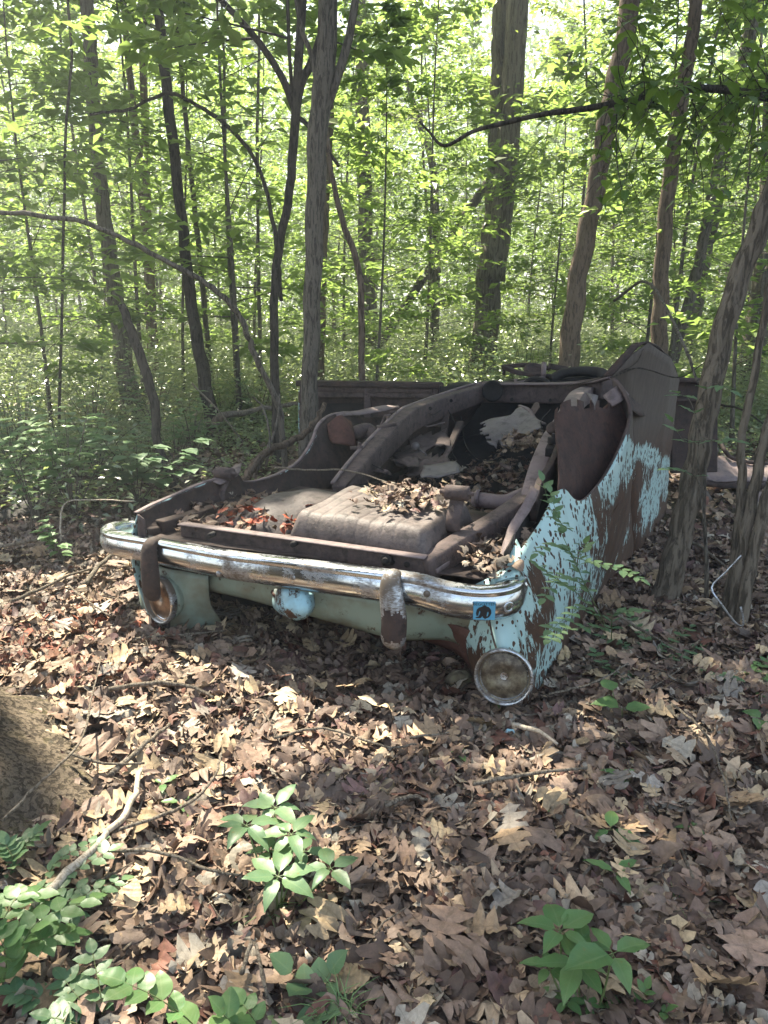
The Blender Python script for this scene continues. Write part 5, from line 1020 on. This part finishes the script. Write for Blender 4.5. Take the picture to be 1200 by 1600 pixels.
# broad leaved bushes left of the wreck
def broad(name, base, nst, h, spread, L, label, mat, w=.8, per=4):
    root = empty(name, base); tag(root, label, 'shrub'); st = MB(); lf = LF()
    for i in range(nst):
        a = random.uniform(0, 6.28); tip = Vector(base) + Vector((math.cos(a) * spread * random.uniform(.2, 1), math.sin(a) * spread * random.uniform(.2, 1), h * random.uniform(.5, 1))); mid = Vector(base).lerp(tip, .5) + Vector((0, 0, h * .12))
        pts_ = crom([Vector(base), mid, tip], 5); st.tube(pts_, list(np.linspace(.005, .0015, 11)), 5)
        for k in range(per):
            p = pts_[int(4 + k * 6 / per)]; an = a + random.uniform(-1.6, 1.6); lf.leaf(p, (math.cos(an), math.sin(an), random.uniform(-.1, .3)), L * random.uniform(.7, 1.2), w, .2, fold=.15)
        for k in range(2): an = a + random.uniform(-1, 1); lf.leaf(tip, (math.cos(an), math.sin(an), .1), L, w, .2, fold=.15)
    st.build('stem', M['bark'], root); lf.build('leaves', mat, root); return root
for (a, b_, Y, h, sp, L, nst, lab, mt) in [(115, 800, 5.6, .95, .45, .13, 14, 'broad leaved bush with bright lit leaves left of the wreck', 'near'), (215, 770, 5.9, .6, .55, .15, 14, 'big pale leaves of a low bush right beside the wreck', 'near_blue'), (60, 830, 5.3, .7, .4, .11, 12, 'leafy bush near the left edge', 'near'),
        (150, 720, 6.9, .75, .5, .12, 14, 'green bush behind the broad leaved one', 'near_blue'), (20, 720, 6.8, .9, .5, .11, 14, 'shaded bush at the left edge', 'near_blue'), (300, 690, 7.6, .7, .4, .09, 14, 'light green bush left of the branch pile', 'near'), (100, 890, 4.4, .3, .15, .07, 6, 'small seedling bush among the sticks at the left', 'near'), (30, 640, 8.2, 1.0, .6, .11, 16, 'tall leafy bush far left beyond the shaded one', 'near'), (140, 610, 9.2, 1.0, .6, .11, 16, 'sunlit bush below the pale shaggy trunk', 'near'), (240, 605, 9.4, .9, .6, .10, 16, 'low bush left of the dark straight trunk', 'near_blue'),
        (345, 600, 9.8, .8, .6, .10, 14, 'low bush right of the dark straight trunk', 'near'), (85, 770, 6.2, .7, .5, .11, 14, 'bright leafy bush between the shaded bush and the wreck', 'near'), (270, 655, 7.6, .6, .5, .10, 12, 'small bright bush behind the dead stem', 'near'), (330, 1e3, 0, 0, 0, 0, 0, '', '')]:
    if nst: p = P(a, b_, Y=Y); broad('broad_leaved_shrub', (p.x, p.y, gz(p.x, p.y)), nst, h, sp, L, lab, M[mt])
# individual bushes standing in the thicket behind the wreck
for i, (a, Y, h, mt, lab) in enumerate([(640, 9.5, .8, 'near', 'bright bush in the gap between the grey trunk and the twin trunk'), (730, 11, 1.2, 'near', 'sunlit bush at the foot of the twin trunk'), (820, 10.5, 1.3, 'near_blue', 'leafy bush right of the twin trunk'), (950, 9, 1.0, 'near', 'sunlit bush just behind the raised panel of the wreck'), (560, 12, 1.1, 'near', 'bush behind the curved stem'), (400, 10, .9, 'near_blue', 'bush beyond the forked tree')]):
    x = (a - 600) / FPX * Y * 1.0; broad('leafy_shrub', (x, Y, gz(x, Y)), 26, h, .75, .085, lab, M[mt], .55, 8)

# ------------------------------------------------------------------ BRANCHES, STICKS, DEBRIS
def stick(path, w, label, mat='stick', name='stick', cat='stick', side=()):
    """path of (px, py, z) or real points; w = radius in metres"""
    pts_ = [P(a, b_, z=z) if not isinstance(q_, Vector) else q_ for q_ in path for (a, b_, z) in ([q_] if not isinstance(q_, Vector) else [(0, 0, 0)])]
    sp = crom(pts_, 6); n_ = len(sp); up_ = .07 if not isinstance(path[0], Vector) else 0; sp = [p + rv(w * .35) + Vector((0, 0, up_)) for p in sp]; mb = MB(); mb.tube(sp, [w * (1 - .45 * i / n_) * random.uniform(.9, 1.1) for i in range(n_)], 9, rough=.06)
    for sd_ in side: q_ = [P(a, b_, z=z) if not isinstance((a), Vector) else a for a, b_, z in sd_]; s2 = crom(q_, 5); mb.tube(s2, list(np.linspace(w * .55, w * .2, len(s2))), 6, rough=.05)
    o = mb.build(name, M[mat], org=sp[0]); tag(o, label, cat); return o
SK = [([(60, 1445, .03), (150, 1360, .05), (205, 1290, .05), (222, 1232, .03)], .013, 'pale barkless stick running past the mossy root flare'),
      ([(8, 1318, .12), (60, 1262, .16), (128, 1190, .15), (148, 1110, .10), (160, 1050, .05)], .005, 'thin grey twig leaning across the mossy root'),
      ([(170, 1362, .03), (250, 1365, .04), (330, 1393, .04), (378, 1403, .02)], .006, 'dark twig left of the foreground seedling'),
      ([(180, 1332, .04), (290, 1292, .05), (335, 1245, .05), (348, 1205, .03)], .006, 'curving dark twig above the foreground seedling'),
      ([(175, 1240, .03), (230, 1190, .04), (268, 1158, .03)], .010, 'short thick grey stick above the root flare'),
      ([(110, 1205, .05), (165, 1222, .05), (228, 1222, .03)], .006, 'thin straight twig above the mossy root flare'),
      ([(172, 1102, .03), (245, 1092, .04), (300, 1098, .03), (335, 1115, .02)], .010, 'pinkish brown stick on the leaves left of centre'),
      ([(738, 1254, .03), (830, 1238, .04), (916, 1230, .03)], .008, 'straight stick lying below the right taillight'),
      ([(800, 1158, .02), (840, 1170, .03), (868, 1190, .02)], .009, 'short pale stick below the right taillight'),
      ([(1040, 1120, .03), (1095, 1170, .05), (1125, 1240, .04), (1138, 1312, .02)], .005, 'thin wavy twig on the leaves at the right'),
      ([(0, 872, .06), (55, 862, .10), (105, 850, .05)], .012, 'grey branch on the ground at the left edge'),
      ([(97, 862, .03), (97, 822, .16), (108, 800, .24), (150, 797, .26), (210, 800, .3)], .006, 'pale twig arching over to the bumper from the left'),
      ([(48, 850, .0), (52, 820, .16)], .006, 'short pale upright stick at the left edge'),
      ([(133, 932, .03), (160, 900, .07), (190, 872, .10)], .016, 'brown branch end poking towards the left bumper tip'),
      ([(20, 960, .03), (75, 935, .05), (110, 918, .05), (170, 900, .03)], .010, 'forked grey branch on the ground left of the wreck'),
      ([(110, 935, .03), (140, 960, .05), (175, 985, .02)], .006, 'thin pale twig crossing the forked branch'),
      ([(215, 1020, .02), (300, 1012, .03), (360, 1006, .02)], .006, 'thin stick lying under the rear of the wreck'),
      ([(480, 985, .25), (484, 1010, .12), (492, 1040, .0)], .002, 'thin twig hanging under the licence lamp'),
      ([(955, 975, .10), (990, 1000, .05), (1060, 1040, .02)], .008, 'curved stick lying right of the turquoise side'),
      ([(640, 1180, .02), (700, 1172, .02)], .005, 'short twig on the bare patch in front of the wreck'),
      ([(380, 1560, .03), (398, 1510, .04), (420, 1600, .02)], .006, 'bent twig at the bottom left of centre'),
      ([(560, 1180, .02), (610, 1196, .03), (650, 1190, .02)], .005, 'small twig below the bumper guard'),
      ([(1040, 850, .03), (1090, 870, .08), (1130, 905, .05)], .012, 'grey broken branch behind the leaning trunk'),
      ([(430, 1180, .02), (500, 1165, .03), (555, 1180, .02)], .006, 'slender stick on the litter in front of the wreck'),
      ([(600, 1290, .03), (640, 1275, .03), (668, 1282, .02)], .008, 'short fat stick in the middle of the foreground'),
      ([(855, 1110, .02), (930, 1090, .04), (980, 1060, .06)], .005, 'thin twig lying right of the right taillight')]
for i_, (p_, w, lab) in enumerate(SK): stick(p_, w, lab, 'stick_pale' if i_ in (0, 8, 11) else 'stick')
# big arching branch at the left
ab = [P(a, b_, Y=Y) for a, b_, Y in [(-60, 318, 5.6), (0, 330, 5.6), (120, 345, 5.7), (200, 378, 5.8), (300, 430, 5.9), (355, 470, 6.0), (382, 510, 6.1), (400, 560, 6.2), (435, 635, 6.3), (448, 745, 6.4)]]
o = stick(ab[::-1], .026, 'long bare dead branch arching down from the upper left to the ground', 'bark', 'arching_branch', 'branch')
ab = [P(a, b_, Y=8.5) for a, b_ in [(440, 470), (425, 340), (395, 245), (340, 185), (280, 150), (255, 147), (200, 170), (140, 178)]]
stick(ab, .024, 'dark thin bough arching between the forked tree and the dark straight trunk', 'bark_dark', 'bough', 'branch')
# bare bough from the right with leaves
ob = [P(a, b_, Y=5) for a, b_ in [(1240, 165), (1190, 150), (1120, 139), (1060, 141), (980, 158), (900, 172), (850, 178), (790, 192), (740, 205), (695, 228), (670, 205), (655, 190)]]
root = empty('overhanging_bough', P(1240, 165, Y=5)); tag(root, 'bare dark bough reaching in from the right with leaves near its base', 'branch')
mb = MB(); s_ = crom(ob, 5); mb.tube(s_, list(np.linspace(.027, .006, len(s_))), 8, rough=.06)
lf = LF()
for i in range(70):
    a = random.uniform(960, 1260); Y = random.uniform(3.6, 6.0); b0 = P(a, 150, Y=5) + rv(.1); tip = P(a + random.uniform(-110, 60), random.uniform(-40, 360), Y=Y)
    s2 = crom([b0, b0.lerp(tip, .5) + rv(.08), tip], 3); mb.tube(s2, list(np.linspace(.004, .0015, len(s2))), 4, cap=False)
    for k in range(9):
        p = s2[min(6, 1 + k * 6 // 9)] + rv(.05); an = random.uniform(0, 6.28); lf.leaf(p, (math.cos(an), math.sin(an), random.uniform(-.5, .2)), random.uniform(.07, .13), .5, .3)
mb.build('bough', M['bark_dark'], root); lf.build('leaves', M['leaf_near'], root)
# branch pile behind the left side
stick([P(385, 752, Y=5.0), P(405, 715, Y=5.2), P(440, 695, Y=5.4), P(475, 680, Y=5.5), P(495, 655, Y=5.6), P(508, 632, Y=5.7)], .03, 'thick broken branch propped behind the left side of the wreck', 'bark_warm', 'branch', 'branch')
stick([P(400, 740, Y=5.3), P(418, 700, Y=5.4), P(432, 665, Y=5.5), P(436, 615, Y=5.6)], .014, 'thin branch rising from the broken one', 'bark', 'branch', 'branch')
stick([P(415, 730, Y=5.3), P(422, 690, Y=5.3), P(412, 640, Y=5.4), P(395, 620, Y=5.4)], .010, 'twiggy branch left of the broken one', 'bark', 'branch', 'branch')
stick([P(300, 600, Y=8.6), P(340, 640, Y=8.2), P(380, 690, Y=7.6)], .012, 'pale thin branch slanting to the ground behind the wreck', 'stick', 'branch', 'branch')
stick([P(340, 652, Y=9), P(400, 640, Y=9), P(470, 630, Y=9.2)], .04, 'fallen pale log beyond the branch pile', 'stick', 'log', 'log')
stick([P(325, 668, Y=8.6), P(348, 650, Y=8.7)], .06, 'short broken log stub beyond the wreck', 'bark_warm', 'log', 'log')
stick([P(430, 730, v=1.1), P(475, 734, v=1.0), P(540, 735, v=.9), P(600, 752, v=.75), P(640, 770, v=.6)], .006, 'thin twig lying over the wreck between the rail and the tank', 'stick')
stick([P(955, 590, v=1.6), P(1000, 575, v=1.8), P(1060, 590, Y=4.6), P(1110, 560, Y=4.2)], .005, 'thin bare twig hanging over the raised panel', 'bark_dark')
stick([P(880, 605, v=2.0), P(940, 590, v=1.7), P(990, 570, v=1.75), P(1005, 545, v=1.8)], .004, 'thin dead twig lying over the front crossmember', 'bark_dark')
stick([P(960, 470, Y=6.5), P(1010, 440, Y=6), P(1060, 520, Y=4.4), P(1090, 600, Y=4.1)], .012, 'thin grey branch hanging down between the brown trunk and the leaning trunk', 'bark', 'branch', 'branch')
stick([P(1120, 632, Y=3.9), P(1160, 640, Y=3.7), P(1195, 665, Y=3.6)], .006, 'thin twig stretched between the leaning trunk and the three stems', 'bark_dark')
# red lit leaf hanging by the hump
# rusty fender fragment on the ground right of the wreck
root = empty('rusty_fender_piece', P(1160, 750, Y=6.6)); tag(root, 'torn rusty body panel lying in the sun on the leaves at the right', 'metal scrap')
def sh2(name, cols, mat, parent, **k): return sheet(name, cols, mat, parent, **k)
sh2('panel', [[P(1098, 735, Y=6.4), P(1100, 750, Y=6.3)], [P(1125, 712, Y=6.8), P(1130, 752, Y=6.3)], [P(1160, 722, Y=6.9), P(1165, 752, Y=6.4)], [P(1240, 725, Y=7.0), P(1240, 752, Y=6.5)]], M['rust_pale'], root, nu=5, nv=4, thick=.01, dent=.01)
sh2('panel_flange', [[P(1098, 750, Y=6.29), P(1100, 760, Y=6.28)], [P(1165, 753, Y=6.38), P(1165, 764, Y=6.36)], [P(1240, 753, Y=6.48), P(1240, 765, Y=6.46)]], M['rust_dark'], root, nu=4, nv=2, thick=.01)
mb = MB(); mb.tube(crom([P(1126, 690, Y=6.9), P(1133, 705, Y=6.8), P(1150, 718, Y=6.8), P(1200, 725, Y=6.9), P(1250, 722, Y=7)], 4), .018, 8); mb.build('panel_rim', M['rust_dark'], root)
root = empty('metal_scrap', P(1190, 785, Y=6)); tag(root, 'pale curved sheet of scrap below the torn rusty panel at the right edge', 'metal scrap')
sh2('sheet', [[P(1160, 775, Y=6.0), P(1160, 790, Y=5.9)], [P(1185, 768, Y=6.1), P(1180, 792, Y=5.9)], [P(1230, 772, Y=6.1), P(1230, 795, Y=5.9)]], M['rust_pale'], root, nu=5, nv=4, dent=.01)
root = empty('metal_scrap', P(30, 800, Y=5.6)); tag(root, 'dark rusty metal piece lying in the undergrowth at the left edge', 'metal scrap')
sh2('sheet', [[P(-20, 815, Y=5.2), P(-20, 830, Y=5.1)], [P(20, 790, Y=5.5), P(15, 818, Y=5.2)], [P(55, 778, Y=5.7), P(62, 790, Y=5.6)]], M['black'], root, nu=5, nv=4, dent=.01, thick=.01)
# chrome trim strip bent round the stems
mb = MB(); mb.beam([P(1158, 868, Y=3.35), P(1135, 893, Y=3.35), P(1112, 918, Y=3.35), P(1128, 945, Y=3.3), P(1148, 972, Y=3.3), P(1160, 978, Y=3.3), P(1161, 965, Y=3.3), P(1157, 948, Y=3.3)], .009, .003, up=Vector((0, 1, .3)), n=4)
o = mb.build('chrome_trim_strip', M['chrome_bad'], org=P(1150, 975, Y=3.3)); tag(o, 'bent chrome trim strip caught on the three stems at the right', 'trim')
# paint chip, paper scraps, stone
def chip(name, a, b_, s_, mat, label, cat, z=.05):
    c_ = P(a, b_, z=z); n_ = 9; V = [c_ + Vector((math.cos(k * 2 * math.pi / n_) * s_ * random.uniform(.7, 1.2), math.sin(k * 2 * math.pi / n_) * s_ * random.uniform(.5, .9), random.uniform(-.004, .008))) for k in range(n_)]
    V += [p - Vector((0, 0, .004)) for p in V]; F = [tuple(range(n_)), tuple(range(2 * n_ - 1, n_ - 1, -1))] + [(k, k + n_, (k + 1) % n_ + n_, (k + 1) % n_) for k in range(n_)]
    tag(build(name, V, F, mat, org=c_, smooth=False), label, cat)
chip('paint_chip', 797, 1143, .02, M['blue'], 'sky blue paint chip on the leaves below the right taillight', 'paint chip')
M['white'] = mk('pale_birch_bark', (.6, .58, .54))
for (a, b_, lab) in ((474, 1248, 'white bark scrap above the left seedling'), (148, 1172, 'white bark scrap by the mossy trunk')):
    c_ = P(a, b_, z=.05); mb = MB(); mb.beam([c_ + Vector((-.03, 0, 0)), c_ + Vector((0, .004, .006)), c_ + Vector((.03, .012, .0))], [.008, .02, .004], .003, n=3); tag(mb.build('bark_scrap', M['white'], org=c_), lab, 'bark scrap')
mr, ntr, br = newmat('mossy_stone'); qr = NT(ntr); qr.l(qr.ramp(qr.noise(qr.coord(), 30, 5, .7), [(.35, (.09, .07, .045)), (.55, (.16, .13, .08)), (.7, (.13, .14, .05))]), br.inputs['Base Color']); br.inputs['Roughness'].default_value = .9
bm = MB(); c_ = P(718, 1062, z=.03); V = []; F = []
for j in range(9):
    for i in range(16): th = math.pi * j / 8; ph = 2 * math.pi * i / 16; r_ = .055 * (1 + .12 * math.sin(3 * ph + j) + .08 * math.sin(5 * ph)); V.append(c_ + Vector((r_ * math.sin(th) * math.cos(ph) * 1.1, r_ * math.sin(th) * math.sin(ph) * .8, r_ * math.cos(th) * .7)))
for j in range(8):
    for i in range(16): a = j * 16 + i; b_ = j * 16 + (i + 1) % 16; F.append((a, a + 16, b_ + 16, b_))
tag(build('stone', V, F, mr, org=c_), 'small mossy round stone on the bare soil left of the right taillight', 'stone')

# ------------------------------------------------------------------ AIR
mh, nth, bh = newmat('woodland_haze'); nth.nodes.remove(bh); vh = nth.nodes.new('ShaderNodeVolumePrincipled'); vh.inputs['Color'].default_value = (.92, .97, 1, 1); vh.inputs['Density'].default_value = .0055; vh.inputs['Anisotropy'].default_value = .3
nth.links.new(vh.outputs[0], nth.nodes['Material Output'].inputs['Volume'])
mb = MB(); c8 = [Vector((x, y, z)) for z in (-3, 24) for x, y in ((-310, -310), (310, -310), (310, 315), (-310, 315))]; mb.add(c8, [(3, 2, 1, 0), (4, 5, 6, 7), (0, 1, 5, 4), (1, 2, 6, 5), (2, 3, 7, 6), (3, 0, 4, 7)])
tag(mb.build('haze', mh, org=(0, 0, 0), smooth=False), 'thin bright air between the trees', 'haze', None, 'stuff')
